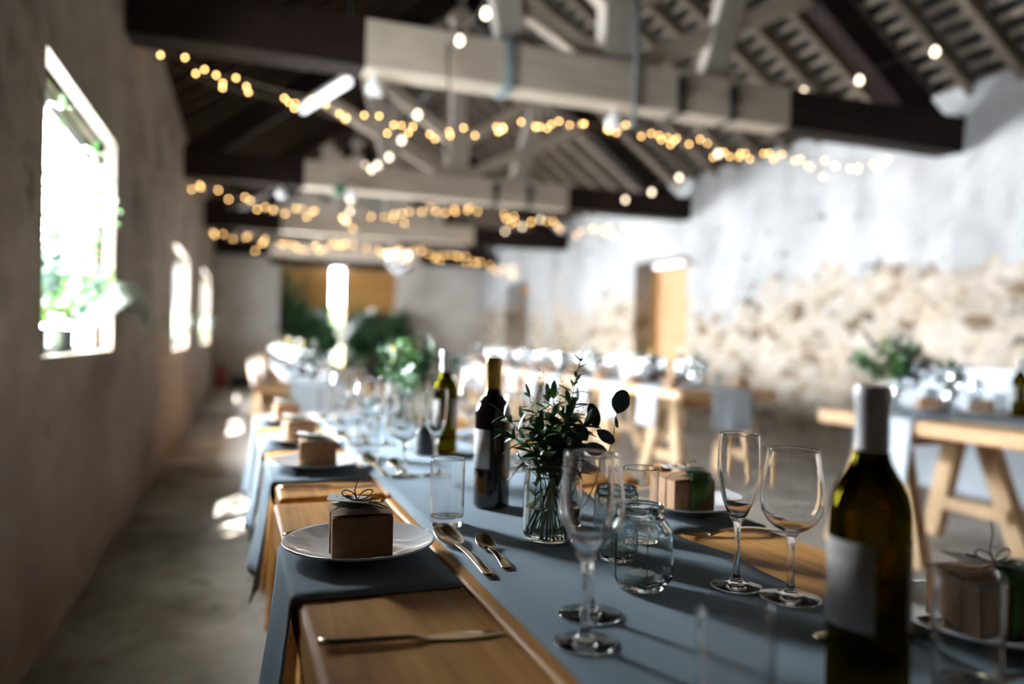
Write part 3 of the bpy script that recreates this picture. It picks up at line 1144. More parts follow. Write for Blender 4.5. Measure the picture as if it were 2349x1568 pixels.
gift = Kind(lambda: make_box(0))
gift_leaf = Kind(lambda: make_box(1))


def make_far_box():
    t = thing('gift_box', '', 'gift box')
    b = MB()
    b.span((-BW / 2, -BD / 2, 0), (BW / 2, BD / 2, BH))
    b.build('carton', 'kraft', t)
    c = MB()
    c.box((-.004, 0, BH + .006), (.056, .038, .001), Matrix.Rotation(R(8), 3, 'Y'))
    c.build('tag_card', 'card', t)
    l = MB()
    l.leaf((-.04, .01, BH + .003), (.9, -.3, 0), (0, 0, 1), .08, .03, 0)
    l.build('leaf', 'leaf_dark', t)
    return t


gift_far = Kind(make_far_box)


def tight(prof, eps=.0009):
    """support rings beside every profile corner so that smooth shading stays true"""
    out = [prof[0]]
    for (r0, z0), (r1, z1) in zip(prof[:-1], prof[1:]):
        L = math.hypot(r1 - r0, z1 - z0)
        if L > 5 * eps:
            t = eps / L
            if r0 > 1e-7:
                out.append((r0 + (r1 - r0) * t, z0 + (z1 - z0) * t))
            if r1 > 1e-7:
                out.append((r1 + (r0 - r1) * t, z1 + (z0 - z1) * t))
        out.append((r1, z1))
    return out


def rim_tight(prof, eps=.0009):
    """support rings only around the rim (highest ring) and on straight tumblers"""
    k = max(range(len(prof)), key=lambda i: prof[i][1])
    lo, hi = max(0, k - 2), min(len(prof) - 1, k + 2)
    return prof[:lo] + tight(prof[lo:hi + 1], eps) + prof[hi + 1:]


def glass_thing(name, cat, outer, inner, m, n=40):
    """closed shell: outer profile base to rim, then the inner bowl back down to its pole"""
    mb = MB()
    mb.lathe(tight(outer + inner) if name == 'tumbler' else rim_tight(outer + inner), n)
    o = mb.build(name, m, None, smooth=True)
    o['category'] = cat
    return o


def wine_glass(m='clear_glass', n=44):
    out = [(0, .0018), (.012, .0010), (.036, 0), (.0392, .0006), (.0398, .0016), (.038, .0026), (.024, .0042), (.012, .0070), (.0066, .0125), (.0048, .022), (.0044, .045), (.0046, .070), (.0062, .082), (.011, .0885),
           (.022, .0945), (.032, .1035), (.0385, .115), (.0410, .128), (.0408, .142), (.0390, .158), (.0362, .175), (.0338, .190), (.0330, .1975)]
    inn = [(.0324, .1982), (.0320, .1972), (.0328, .190), (.0352, .175), (.0380, .158), (.0398, .142), (.0400, .128), (.0375, .1155), (.0310, .1045), (.0210, .0958), (.010, .0915), (0, .0905)]
    return glass_thing('wine_glass', 'wine glass', out, inn, m, n)


def flute(m='clear_glass', n=40):
    out = [(0, .0018), (.012, .0010), (.031, 0), (.0348, .0006), (.0354, .0016), (.034, .0026), (.022, .0040), (.011, .0070), (.0062, .0135), (.0045, .025), (.0040, .050), (.0042, .075), (.0056, .088), (.0088, .0935),
           (.0145, .103), (.0205, .118), (.0250, .136), (.0278, .156), (.0288, .175), (.0284, .195), (.0272, .2125)]
    inn = [(.0267, .2132), (.0262, .2122), (.0274, .195), (.0278, .175), (.0268, .156), (.0240, .136), (.0195, .1185), (.0132, .1045), (.0066, .0985), (0, .0970)]
    return glass_thing('champagne_flute', 'champagne flute', out, inn, m, n)


def tumbler(m='clear_glass', n=40):
    out = [(0, .0012), (.026, .0008), (.0285, 0), (.0298, .0012), (.0302, .012), (.0308, .06), (.0314, .1185)]
    inn = [(.0308, .1203), (.0300, .1192), (.0292, .06), (.0286, .018), (.0270, .0155), (0, .0150)]
    return glass_thing('tumbler', 'tumbler', out, inn, m, n)


wineg, fluteg, tumblerg = Kind(wine_glass), Kind(flute), Kind(tumbler)


def thin_version(fn):
    def f():
        return fn('far_glass', 20)
    return f


wine_far, flute_far, tumbler_far = Kind(thin_version(wine_glass)), Kind(thin_version(flute)), Kind(thin_version(tumbler))


def arc_patch(r, a0, a1, z0, z1, n=14, th=.0004):
    rows = []
    for k in range(n + 1):
        a = a0 + (a1 - a0) * k / n
        rows.append([(r * math.cos(a), r * math.sin(a), z) for z in (z0, z0 + (z1 - z0) / 2, z1)])
    return rows


def bottle(kind):
    def f():
        t = thing('wine_bottle', '', 'wine bottle')
        b = MB()
        r = .0365
        prof = [(0, .006), (.018, .004), (.030, 0), (.0345, .002), (r, .006), (r, .186), (.0355, .196), (.0315, .207), (.0245, .217), (.0185, .225), (.0158, .233), (.0148, .242), (.0146, .296), (.0138, .299), (0, .299)]
        if kind == 'white':
            prof = [(0, .006), (.018, .004), (.030, 0), (.0345, .002), (r, .006), (r, .178), (.0358, .188), (.0335, .199), (.0290, .209), (.0228, .219), (.0180, .228), (.0156, .236), (.0148, .246), (.0146, .296), (.0138, .299), (0, .299)]
        b.lathe(tight(prof, .0015), 48)
        b.build('bottle_body', 'black_wine_glass' if kind == 'red' else 'olive_glass', t, smooth=True)
        c = MB()
        zc = .238 if kind == 'red' else .240
        c.lathe([(.0151, zc), (.0153, zc), (.0152, .282), (.0164, .284), (.0164, .296), (.0150, .3005), (0, .3008), (0, .2995), (.0148, .2992), (.0149, .283), (.0149, zc), (.0151, zc)], 36)
        c.build('capsule', 'gold_foil' if kind == 'red' else 'silver_foil', t, smooth='auto')
        z0, z1 = (.080, .158) if kind == 'red' else (.078, .158)
        for a0, a1 in ((R(-205), R(-115)), (R(-62), R(20))):
            l = MB()
            l.sheet(arc_patch(r + .0004, a0, a1, z0, z1, 18), .0004)
            l.build('paper_label', 'wine_label', t, smooth=True)
        return t
    return f


red_bottle, white_bottle = Kind(bottle('red')), Kind(bottle('white'))


# cutlery lies along local +Y (handle at y = 0) with its underside at z = 0
def make_spoon(L, bw, name='spoon'):
    def f():
        mb = MB()
        bl = L * .385
        rows = []
        n = 26
        for i in range(n + 1):
            v = i / n
            y = L * v
            if y < L - bl:
                u = y / (L - bl)
                w = (.0085 - .0050 * u) * min(1, .6 + u * 8) if u < .9 else .0035 + (u - .9) * .02
                z = .0022 + .006 * math.sin(PI * u) * .6 + .004 * u
                dep = 0
            else:
                u = (y - (L - bl)) / bl
                w = bw / 2 * (max(0, 1 - (2 * u - 1.06) ** 2 * .96)) ** .5 if 0 < u < 1 else .0035
                w = max(w, .0030)
                z = .0062 + .012 * u * u
                dep = .0078 * (bw / .041) * math.sin(PI * min(1, u * .97 + .03)) ** .7
            rows.append([(w * s, y, z - dep * (1 - s * s) + (.0004 if dep == 0 else 0) * (1 - s * s)) for s in (-1, -.75, -.45, 0, .45, .75, 1)])
        lo = min(p[2] for r in rows for p in r)
        rows = [[(p[0], p[1], p[2] - lo + .0009) for p in r] for r in rows]
        mb.sheet([r[::-1] for r in rows], .0014)
        o = mb.build(name, 'champagne_metal', None, smooth=True)
        o['category'] = 'spoon'
        return o
    return f


def make_knife():
    mb = MB()
    L = .213
    n = 30
    rows = []
    for i in range(n + 1):
        v = i / n
        y = L * v
        if v < .52:
            w = .0112 - .0038 * (v / .52)
            w *= min(1, .35 + (v * 14) ** .5) if v < .04 else 1
            h = .0085 - .0030 * v
        elif v < .56:
            w, h = .0070, .0040
        else:
            u = (v - .56) / .44
            w = .0088 + .0028 * math.sin(PI * min(u * 1.0, 1)) - .0082 * max(0, u - .8) / .2
            h = .0018
        sh = 0.0 if v < .56 else -.0008
        rows.append([(w * math.cos(a) + sh, y, h * .5 * (1 + math.sin(a)) * .98 + .0001) for a in (PI, PI * .8, PI * .55, PI * .45, PI * .2, 0)])
    mb.sheet([r for r in rows], .0006)
    o = mb.build('table_knife', 'champagne_metal', None, smooth=True)
    o['category'] = 'knife'
    return o


def make_fork():
    t = MB()
    L = .195
    rows = []
    for i in range(21):
        v = i / 20
        y = L * .75 * v
        w = .0085 - .0052 * v if v < .72 else .0033 + .0082 * ((v - .72) / .28) ** .8
        z = .002 + .010 * math.sin(PI * v * .95)
        rows.append([(w * s, y, z - .002 * (s * s) * 0) for s in (-1, -.5, 0, .5, 1)])
    t.sheet([r[::-1] for r in rows], .0018)
    for k in range(4):
        x = (k - 1.5) * .0062
        t.tube([(x * .95, L * .74, .0040), (x, L * .82, .0020), (x, L * .9, .0036), (x, L, .0078)], .0013, 6, r1=.0008)
    o = t.build('table_fork', 'champagne_metal', None, smooth=True)
    o['category'] = 'fork'
    return o


spoon_big, spoon_small = Kind(make_spoon(.255, .044, 'table_spoon')), Kind(make_spoon(.155, .031, 'teaspoon'))
knife, fork = Kind(make_knife), Kind(make_fork)


def octa(t, i, n=8, k=1.0):
    a = (t % (2 * PI / n)) - PI / n
    return 1.0 + k * (math.cos(PI / n) / math.cos(a) * 1.04 - 1.0)


def make_tealight_jar(m='jar_glass', r=.0435, hb=.085, H=.114, nr=.0305, facet=True):
    def f():
        t = thing('tealight_jar', '', 'candle jar')
        out = [(0, .003), (r * .62, .002), (r * .70, 0), (r * .76, .002), (r * .86, .009), (r, .020), (r, hb - .008), (r * .97, hb), (nr + .003, hb + .010), (nr, hb + .013), (nr, H - .012), (nr + .0016, H - .010), (nr + .0016, H - .007), (nr, H - .005), (nr + .0004, H - .001)]
        inn = [(nr - .0012, H), (nr - .0026, H - .002), (nr - .003, hb + .012), (nr + .0, hb + .007), (r * .90, hb - .003), (r * .935, hb - .010), (r * .935, .021), (r * .80, .011), (r * .62, .008), (0, .0075)]
        prof = out + inn
        body = set(i for i, (rr, z) in enumerate(prof) if .008 < z < hb + .004)
        mb = MB()
        if not facet:
            prof = tight(prof)
        mb.lathe(prof, 48, shape=(lambda a, i: octa(a, i, 6) if i in body else 1.0) if facet else None)
        mb.build('jar', m, t, smooth='auto' if facet else True)
        c = MB()
        c.lathe([(0, .0085), (.0185, .0085), (.0188, .009), (.0188, .0195), (.0184, .0198), (.0180, .0190), (.0180, .0100), (0, .0100)], 28)
        cup = c.build('tealight', 'tin', t, smooth='auto')
        w = MB()
        w.lathe([(0, .0102), (.0178, .0102), (.0178, .0192), (.015, .0188), (.003, .0188), (0, .0195)], 28)
        w.tube([(0, 0, .019), (.0004, 0, .0235), (.0002, .0003, .027)], .0009, 6)
        w.build('wax', 'wax', cup, smooth='auto')
        return t
    return f


tealight = Kind(make_tealight_jar())
tealight_round = Kind(make_tealight_jar('dimpled_glass', .034, .092, .113, .030, False))


def make_kilner():
    t = thing('glass_vase_jar', '', 'vase')
    r, nr, H = .0475, .0425, .146
    out = [(0, .003), (.036, .002), (.040, 0), (.044, .003), (r, .014), (r + .0005, .07), (r - .001, .095), (nr + .001, .118), (nr, .122), (nr, .130), (nr + .002, .132), (nr + .002, .137), (nr, .139), (nr + .0005, .1435)]
    inn = [(nr - .0012, .146), (nr - .0032, .144), (nr - .0034, .122), (r - .0050, .094), (r - .0040, .07), (r - .0042, .015), (.040, .0075), (0, .0065)]
    mb = MB()
    mb.lathe(tight(out + inn), 56)
    mb.build('jar', 'jar_glass', t, smooth=True)
    w = MB()
    w.lathe([(0, .0068), (.0395, .0078), (r - .0046, .016), (r - .0044, .056), (.02, .0555), (0, .0555)], 48)
    w.build('water', 'water', t, smooth='auto')
    c = MB()
    ring = [((nr + .0028) * math.cos(a), (nr + .0028) * math.sin(a), .1285) for a in [2 * PI * k / 40 for k in range(41)]]
    c.tube(ring, .0012, 6)
    x = -nr - .004
    c.tube([(x, .010, .128), (x - .010, .012, .140), (x - .013, 0, .146), (x - .010, -.012, .140), (x, -.010, .128)], .0013, 6)
    c.tube([(x, .008, .128), (x - .014, .008, .116), (x - .026, .006, .100), (x - .028, 0, .097), (x - .026, -.006, .100), (x - .014, -.008, .116), (x, -.008, .128)], .0013, 6)
    c.tube([(x - .002, .014, .134), (x - .002, -.014, .134)], .0022, 8)
    c.build('wire_clasp', 'wire', t, smooth=True)
    return t


kilner = Kind(make_kilner)


# ------------------------------------------------------------------ greenery
def bez(p0, p1, bend, n=8):
    p0, p1, bend = Vector(p0), Vector(p1), Vector(bend)
    return [p0.lerp(p1, i / n) + bend * (4 * (i / n) * (1 - i / n)) for i in range(n + 1)]


def sprig(parent, pts, n, L, W, lm, sm='stem_green', start=.3, rnd=None, spread=1.0, tip=1.0, stem_r=.0012, pair=True, name='leafy_sprig', curl=.25):
    rnd = rnd or random
    mb = MB()
    mb.cur = 1
    mb.tube(pts, stem_r, 5, r1=stem_r * .5)
    mb.cur = 0
    k = len(pts) - 1
    for i in range(n):
        v = start + (1 - start) * i / max(1, n - 1)
        f = min(v * k, k - .001)
        a = int(f)
        p = pts[a].lerp(pts[a + 1], f - a)
        d = (pts[a + 1] - pts[a]).normalized()
        for s in ((-1, 1) if pair else (rnd.choice((-1, 1)),)):
            ang = rnd.uniform(0, 2 * PI) if not pair else (i * 1.9 + (0 if s > 0 else PI) + rnd.uniform(-.4, .4))
            o = d.orthogonal().normalized()
            side = Matrix.Rotation(ang, 3, d) @ o
            dirv = (d * rnd.uniform(.35, .8) + side * spread).normalized()
            sc = rnd.uniform(.75, 1.15) * (1.0 if v < .85 else .75)
            mb.leaf(p, dirv, d + Vector((0, 0, .3)), L * sc, W * sc, curl * rnd.uniform(.2, 1.4), tip)
    mb.leaf(pts[-1], pts[-1] - pts[-2], (rnd.uniform(-1, 1), rnd.uniform(-1, 1), .3), L * .8, W * .7, .1)
    return mb.build(name, [lm, sm], parent, smooth=True)


def seed_stem(parent, pts, n, rnd):
    mb = MB()
    mb.tube(pts, .0008, 4, r1=.0004)
    k = len(pts) - 1
    for i in range(n):
        v = .45 + .55 * i / n
        f = min(v * k, k - .001)
        a = int(f)
        p = pts[a].lerp(pts[a + 1], f - a)
        ang = i * 2.4
        q = p + Vector((math.cos(ang), math.sin(ang), .25)) * (.011 * (1.15 - v * .5))
        mb.tube([p, q], .0003, 3)
        mb.lathe([(0, -.0016), (.0017, 0), (0, .0016)], 5, q)
    return mb.build('seed_stem', 'leaf_lime', parent)


def hero_bouquet():
    rnd = random.Random(11)
    t = thing('greenery_bouquet', 'loose bouquet of eucalyptus and seed stems in the clasp jar', 'bouquet', (.520, 1.193, TZ + .008), -YAW, 'jar greenery')
    V = Vector

    def st(dx=0, dy=0):
        return V((dx, dy, .006))
    # tall flowering sprig on the right
    sprig(t, bez(st(.006, .0), (.042, .01, .285), (-.012, 0, 0)), 12, .034, .010, 'leaf_green', rnd=rnd, start=.42, spread=.7)
    sprig(t, bez(st(.004, .01), (.046, .012, .298), (-.006, 0, 0)), 5, .030, .008, 'leaf_dark', rnd=rnd, start=.75, spread=.8)
    # round leaved branch reaching right
    br = bez(st(-.01, .0), (.108, -.01, .212), (.02, 0, -.03), 10)
    mb = MB()
    mb.cur = 1
    mb.tube(br, .0013, 6, r1=.0007)
    mb.cur = 0
    for p, d, L, W in (((.108, -.01, .212), (.25, -.1, .9), .042, .031), ((.075, -.01, .186), (-.28, 0, 1), .044, .022), ((.074, -.01, .184), (.8, 0, -.55), .038, .020), ((.050, -.008, .155), (1, -.2, -.15), .042, .022), ((.105, -.01, .208), (.25, .1, -1), .022, .006), ((.045, -.005, .15), (-.2, 0, 1), .040, .020), ((.058, -.01, .165), (-.5, -.2, .8), .034, .022)):
        mb.leaf(p, d, (-.15, -1, .25), L, W, .1, 1.6)
    mb.build('eucalyptus_branch', ['leaf_blue', 'stem_brown'], t, smooth=True)
    # left hand sprays
    sprig(t, bez(st(-.012, -.01), (-.082, -.02, .205), (.02, 0, .02)), 6, .044, .012, 'leaf_dark', rnd=rnd, start=.55, spread=.9)
    sprig(t, bez(st(-.004, -.015), (-.062, -.03, .168), (.016, 0, .03)), 5, .05, .013, 'leaf_dark', rnd=rnd, start=.6, spread=.8)
    sprig(t, bez(st(-.02, .0), (-.040, .0, .235), (.01, 0, 0)), 8, .032, .010, 'leaf_green', rnd=rnd, start=.5)
    for (dx, dy, h, lm, L, W, n) in ((-.018, -.02, .21, 'leaf_green', .036, .014, 7), (.01, -.03, .205, 'leaf_dark', .040, .017, 8), (.024, .02, .22, 'leaf_blue', .036, .018, 7), (-.004, .03, .225, 'leaf_dark', .036, .014, 8),
                                     (.034, -.02, .19, 'leaf_blue', .036, .019, 7), (-.03, .02, .19, 'leaf_blue', .034, .017, 7), (.0, -.01, .235, 'leaf_green', .034, .013, 8), (.018, .0, .20, 'leaf_dark', .042, .018, 9), (-.012, -.03, .185, 'leaf_dark', .040, .015, 8), (.03, .0, .175, 'leaf_dark', .042, .018, 7)):
        sprig(t, bez((-dx * .8, -dy * .6, .006), (dx * 1.5, dy * 1.4, h), (dx * -.1, 0, 0)), n, L * 1.2, W * 1.25, lm, rnd=rnd, start=.52, spread=1.0, tip=1.3)
    for (x, y, h) in ((-.018, .01, .285), (.012, .015, .275), (-.052, .01, .205), (.0, .03, .26), (.05, .02, .235)):
        seed_stem(t, bez(st(-x * .5, -y), (x, y, h), (x * .15, 0, 0)), 34, rnd)
    # leaves down inside the jar
    sprig(t, bez((-.03, 0, .012), (-.024, -.01, .12), (0, 0, 0)), 5, .026, .008, 'leaf_green', rnd=rnd, start=.35, spread=.6)
    sprig(t, bez((.026, -.02, .008), (.004, -.01, .12), (0, 0, 0)), 6, .03, .010, 'leaf_dark', rnd=rnd, start=.5, spread=.45)
    for k in range(7):
        a = k * .9
        s = MB()
        s.tube(bez((.034 * math.cos(a), .030 * math.sin(a), .004), (-.018 * math.cos(a), -.016 * math.sin(a), .15), (0, 0, 0), 4), .0016 + .0004 * (k % 3), 6)
        s.build('stem', 'stem_green' if k % 2 else 'stem_brown', t, smooth=True)
    return t


def make_bouquet(seed, h=.30, spread=.16, n=9, leaf=.05, w=.022, mats=('leaf_green', 'leaf_dark', 'leaf_blue'), pair=9):
    def f():
        rnd = random.Random(seed)
        t = thing('greenery_bouquet', '', 'bouquet')
        for k in range(n):
            a = 2.4 * k + rnd.uniform(-.3, .3)
            rr = spread * (rnd.uniform(.15, 1.0))
            hh = h * rnd.uniform(.7, 1.05) * (1 - .35 * (rr / spread) ** 2)
            sprig(t, bez((-.012 * math.cos(a), -.012 * math.sin(a), .01), (rr * math.cos(a), rr * math.sin(a), hh), (0, 0, h * .12)), pair, leaf, w, mats[k % len(mats)], rnd=rnd, start=.38, tip=1.2)
        return t
    return f


bq_small = Kind(make_bouquet(3, .25, .07, 8, .04, .016))
bq_big = Kind(make_bouquet(4, .34, .20, 13, .055, .026, pair=10))
bq_far = Kind(make_bouquet(6, .24, .08, 6, .06, .026, pair=5))
bq_floor = Kind(make_bouquet(9, 1.75, .42, 26, .22, .11, ('leaf_dark',), 16))


def make_far_vase():
    o = MB()
    o.lathe([(0, 0), (.040, 0), (.043, .004), (.043, .10), (.038, .115), (.038, .13), (.036, .13), (.036, .115), (.041, .10), (.041, .008), (0, .006)], 24)
    o = o.build('glass_vase_jar', 'far_glass', None, smooth=True)
    o['category'] = 'vase'
    return o


vase_far = Kind(make_far_vase)

# ------------------------------------------------------------------ nearest table, from left to right
Z = TZ + .0005
ZR = TZ + .0042
ZM = TZ + .0042
PLG, BXG, GLG = 'white dinner plates', 'kraft favour boxes', 'glasses on the near tables'

plate((.197, 1.195, ZM), 0, 'white plate nearest the camera on the left, kraft box on it', PLG)
gift((.193, 1.166, ZM + .0132), R(-4), 'kraft box tied with twine on the nearest left plate', BXG)
knife((.098, .853, Z), R(-97.0), 'table knife lying on bare wood at the near table corner', 'cutlery')
fork((.092, 1.349, Z), R(-92), 'fork with its handle showing behind the nearest left plate', 'cutlery')
spoon_big((.352, 1.014, ZR), R(1.0), 'large spoon on the runner beside the nearest left plate', 'cutlery')
spoon_small((.390, 1.044, ZR), R(-3), 'small spoon lying right of the large spoon', 'cutlery')
tumblerg((.377, 1.335, ZR), 0, 'clear tumbler standing left of the red wine bottle', GLG)
red_bottle((.504, 1.458, ZR), R(-2), 'dark red wine bottle with gold capsule on the blue grey runner', 'wine bottles')
kilner((.520, 1.193, ZR), -YAW, 'clasp topped glass jar holding the nearest greenery bouquet')
hero_bouquet()
fluteg((.379, .766, ZR), 0, 'champagne flute nearest the camera, foot close to the knife tip', GLG)
wineg((.424, .846, ZR), 0, 'wine glass half hidden behind the nearest champagne flute', GLG)
tealight((.538, .922, ZR), R(12), 'faceted glass jar with an unlit tealight at the table centre')
tealight_round((.570, 1.05, ZR), 0, 'dimpled round candle jar behind the faceted tealight jar')
tumblerg((.676, 1.163, ZR), 0, 'clear tumbler in front of the leaf topped kraft box', GLG)
plate((.878, 1.325, ZM), 0, 'white plate on the right side under the leaf topped box', PLG)
gift_leaf((.856, 1.306, ZM + .0112), R(-4), 'kraft box with a broad green leaf folded over its front', BXG)
fork((.948, 1.128, Z), R(83.5), 'fork on the bare wood below the leaf topped box', 'cutlery')
fluteg((.669, .884, ZR), 0, 'sharp champagne flute left of the right hand wine glass', GLG)
wineg((.709, .822, ZR), 0, 'sharp large wine glass left of the near white wine bottle', GLG)
white_bottle((.571, .556, ZR), R(-12), 'large blurred white wine bottle with grey capsule at the right front', 'wine bottles')
tumblerg((.674, .535, ZR), 0, 'blurred tumbler in front of the box at the bottom right', GLG)
tumblerg((.396, .522, ZR), 0, 'strongly blurred tumbler at the bottom edge left of the white bottle', GLG)
plate((.862, .660, ZM), 0, 'white plate at the lower right behind the blurred tumbler', PLG)
gift_leaf((.848, .650, ZM + .0100), R(-12), 'kraft box at the lower right, seen through the blurred tumbler', BXG)
spoon_small((.640, .700, ZR), R(-100), 'small spoon mostly hidden by the near white wine bottle', 'cutlery')
fork((.85, .500, Z + .004), R(70), 'fork glinting in front of the lower right plate', 'cutlery')

# ------------------------------------------------------------------ joined table behind
ZW = ZR
plate((.217, 2.00, ZM), 0, 'white plate on the left, first past the table joint', PLG)
gift((.215, 1.972, ZM + .0128), R(-3), 'kraft box on the left plate first past the table joint', BXG)
plate((.206, 2.48, ZM), 0, 'white plate on the left, second past the table joint', PLG)
gift((.212, 2.465, ZM + .0100), R(6), 'kraft box on the left, second past the table joint', BXG)
plate((.206, 3.07, ZM), 0, 'white plate on the left, third past the table joint', PLG)
gift((.214, 3.045, ZM + .0110), R(4), 'kraft box on the left, third past the table joint', BXG)
knife((.112, 1.752, Z), R(-92), 'knife on bare wood just past the table joint', 'cutlery')
for i, y in enumerate((1.78, 2.30, 2.88)):
    w = ('first', 'second', 'third')[i]
    spoon_big((.362, y + .05, ZR), R(1), 'large spoon %s past the table joint on the left' % w, 'cutlery')
    spoon_small((.405, y + .08, ZR), R(-4), 'small spoon %s past the table joint on the left' % w, 'cutlery')
wineg((.406, 1.826, ZR), 0, 'wine glass standing left of the slim flute on the joined table', GLG)
fluteg((.481, 1.819, ZR), 0, 'champagne flute in front of the white wine bottle on the joined table', GLG)
white_bottle((.606, 2.19, ZR), R(-10), 'white wine bottle with silver capsule left of the red bottle', 'wine bottles')
dp = MB()
dp.lathe([(0, 0), (.030, 0), (.033, .003), (.036, .075), (.034, .078), (.032, .075), (.029, .006), (0, .006)], 30)
tag(dp.build('candle_pot', 'dark_pot', None, smooth='auto'), 'dark grey pot standing left of the second white wine bottle', 'candle pot').location = (.543, 2.159, ZR)
wineg((.764, 2.455, ZR), 0, 'wine glass right of the second white wine bottle, blurred', GLG)
fluteg((.70, 2.50, ZR), 0, 'champagne flute behind the second white wine bottle on the right', GLG)
for (kd, x, y, nm, w) in ((wineg, .41, 2.40, 'wine glass', 'second'), (fluteg, .47, 2.38, 'champagne flute', 'second'), (tumblerg, .37, 2.14, 'tumbler', 'first'), (tumblerg, .38, 2.66, 'tumbler', 'second'),
                         (wineg, .41, 2.99, 'wine glass', 'third'), (fluteg, .47, 2.97, 'champagne flute', 'third'), (tumblerg, .38, 3.20, 'tumbler', 'third')):
    kd((x, y, ZR), 0, 'blurred %s beside the %s left box past the table joint' % (nm, w), GLG)
for (kd, x, y, nm, w) in ((wineg, .71, 1.86, 'wine glass', 'first'), (tumblerg, .72, 1.98, 'tumbler', 'first'), (tumblerg, .70, 2.62, 'tumbler', 'second'), (wineg, .70, 3.05, 'wine glass', 'third'), (fluteg, .64, 3.1, 'champagne flute', 'third')):
    kd((x, y, ZR), 0, 'blurred %s on the right side, %s place past the table joint' % (nm, w), GLG)
plate((.885, 1.97, ZM), 0, 'white plate on the right side first past the table joint', PLG)
gift((.880, 1.95, ZM + .0105), R(-6), 'kraft box on the right side first past the table joint', BXG)
plate((.885, 2.54, ZM), 0, 'white plate on the right side second past the table joint', PLG)
gift((.880, 2.52, ZM + .0105), R(5), 'kraft box on the right side second past the table joint', BXG)
red_bottle((.677, 3.27, ZR), R(20), 'gold capped bottle beside the dark foliage further along the table', 'wine bottles')
kilner((.70, 2.93, ZR), R(40), 'glass jar under the dark foliage on the joined table')
bq_big((.70, 2.93, ZR + .01), R(30), 'dark leafy bouquet on the joined table left of the silver capped bottle', 'jar greenery')
tealight((.56, 2.62, ZR), R(30), 'faceted candle jar on the joined table behind the dark pot')
tealight_round((.50, 2.80, ZR), 0, 'dimpled candle jar far along the joined table')

# round topped post beside the joined table
st = thing('wooden_post', 'brown round topped wooden post peeping out behind the leaf topped box', 'post', (1.065, 1.725, 0))
m_ = MB()
m_.lathe([(0, 0), (.09, 0), (.095, .01), (.09, .03), (.03, .045), (0, .045)], 28)
m_.build('foot', 'oak', st, smooth='auto')
m_ = MB()
m_.lathe([(0, .04), (.022, .04), (.022, .70), (.029, .715), (.030, .745), (.026, .765), (.015, .778), (0, .782)], 28)
m_.build('shaft', 'oak', st, smooth='auto')


# ------------------------------------------------------------------ blurred far tables
def dress(key, where, sides=('left', 'right'), seats=3, centre=True, L=1.8):
    _, tx, ty, rz, _ = TABLES[key]
    M = Matrix.Translation((tx, ty, 0)) @ Matrix.Rotation(rz, 4, 'Z')
    rnd = random.Random(key)

    def at(x, y, z=ZR):
        return tuple(M @ Vector((x, y, z)))
    for s in sides:
        for k in range(seats):
            y = .32 + k * .59 + rnd.uniform(-.03, .03)
            px = .115 if s == 'left' else .745
            gx = .30 if s == 'left' else .56
            sg = 1 if s == 'left' else -1
            plate(at(px, y), 0, 'white plate ' + where, 'plates ' + where)
            gift_far(at(px + .01, y - .01, ZM + .0100), R(rnd.uniform(-12, 12)), 'small kraft box ' + where, 'boxes ' + where)
            if key == 'E' and s == 'right' and k == 2:
                continue
            wine_far(at(gx + sg * .02, y + .16), 0, 'wine glass ' + where, 'wine glasses ' + where)
            flute_far(at(gx + sg * .10, y + .17), 0, 'champagne flute ' + where, 'flutes ' + where)
            tumbler_far(at(gx - sg * .02, y + .04), 0, 'tumbler ' + where, 'tumblers ' + where)
    if centre:
        for k, y in enumerate((.45, 1.30)):
            vase_far(at(.43, y), 0, 'glass jar ' + where, 'vases ' + where)
            bq_far(at(.43, y, ZR + .012), k * 1.3, 'green sprigs in a jar ' + where, 'sprigs ' + where)
        white_bottle(at(.47, .72), R(-20), 'white wine bottle ' + where, 'bottles ' + where)
        red_bottle(at(.40, 1.05), R(-20), 'red wine bottle ' + where, 'bottles ' + where)


dress('C', 'on the left row table with the brightly lit hanging cloth')
dress('D', 'on the left row table second behind the gap')
dress('H', 'on the left row table furthest towards the doors')
dress('E', 'on the middle right table with the wide hanging runner')
dress('I', 'on the right row table beside the white card box')
dress('J', 'on the right row table below the plank door')
dress('F', 'on the furthest right table near the wall')
# the table by the white panels, set piece by piece
WG = 'on the right hand table by the white panels'
plate((3.50, 3.05, ZR), 0, 'white plate with a kraft box on the right table by the panels', PLG)
gift_far((3.52, 3.06, ZR + .0086), R(-38), 'kraft box turned cornerwise on the right table by the panels', BXG)
wine_far((3.78, 3.38, ZR), 0, 'wine glass ' + WG, 'wine glasses ' + WG)
wine_far((3.47, 2.74, ZR), 0, 'wine glass ' + WG, 'wine glasses ' + WG)
flute_far((3.40, 2.80, ZR), 0, 'champagne flute ' + WG, 'flutes ' + WG)
flute_far((3.62, 3.30, ZR), 0, 'champagne flute ' + WG, 'flutes ' + WG)
tumbler_far((3.62, 3.12, ZR), 0, 'tumbler ' + WG, 'tumblers ' + WG)
tumbler_far((3.70, 3.18, ZR), 0, 'tumbler ' + WG, 'tumblers ' + WG)
tumbler_far((3.62, 2.72, ZR), 0, 'tumbler ' + WG, 'tumblers ' + WG)
vase_far((3.56, 2.95, ZR), 0, 'slim glass jar with green sprigs by the white panels')
bq_far((3.56, 2.95, ZR + .012), .4, 'green sprigs in the slim jar by the white panels', 'jar greenery')
white_bottle((3.778, 2.735, ZR), R(-50), 'white labelled wine bottle at the right edge by the panels', 'wine bottles')
plate((3.80, 2.86, ZR), 0, 'white plate beside the bottle at the right edge', PLG)
gift_far((3.76, 2.93, ZR + .0086), R(20), 'kraft box just left of the bottle at the right edge', BXG)
pc = MB()
pc.lathe([(0, 0), (.028, 0), (.030, .003), (.033, .075), (.031, .075), (.028, .006), (0, .006)], 24)
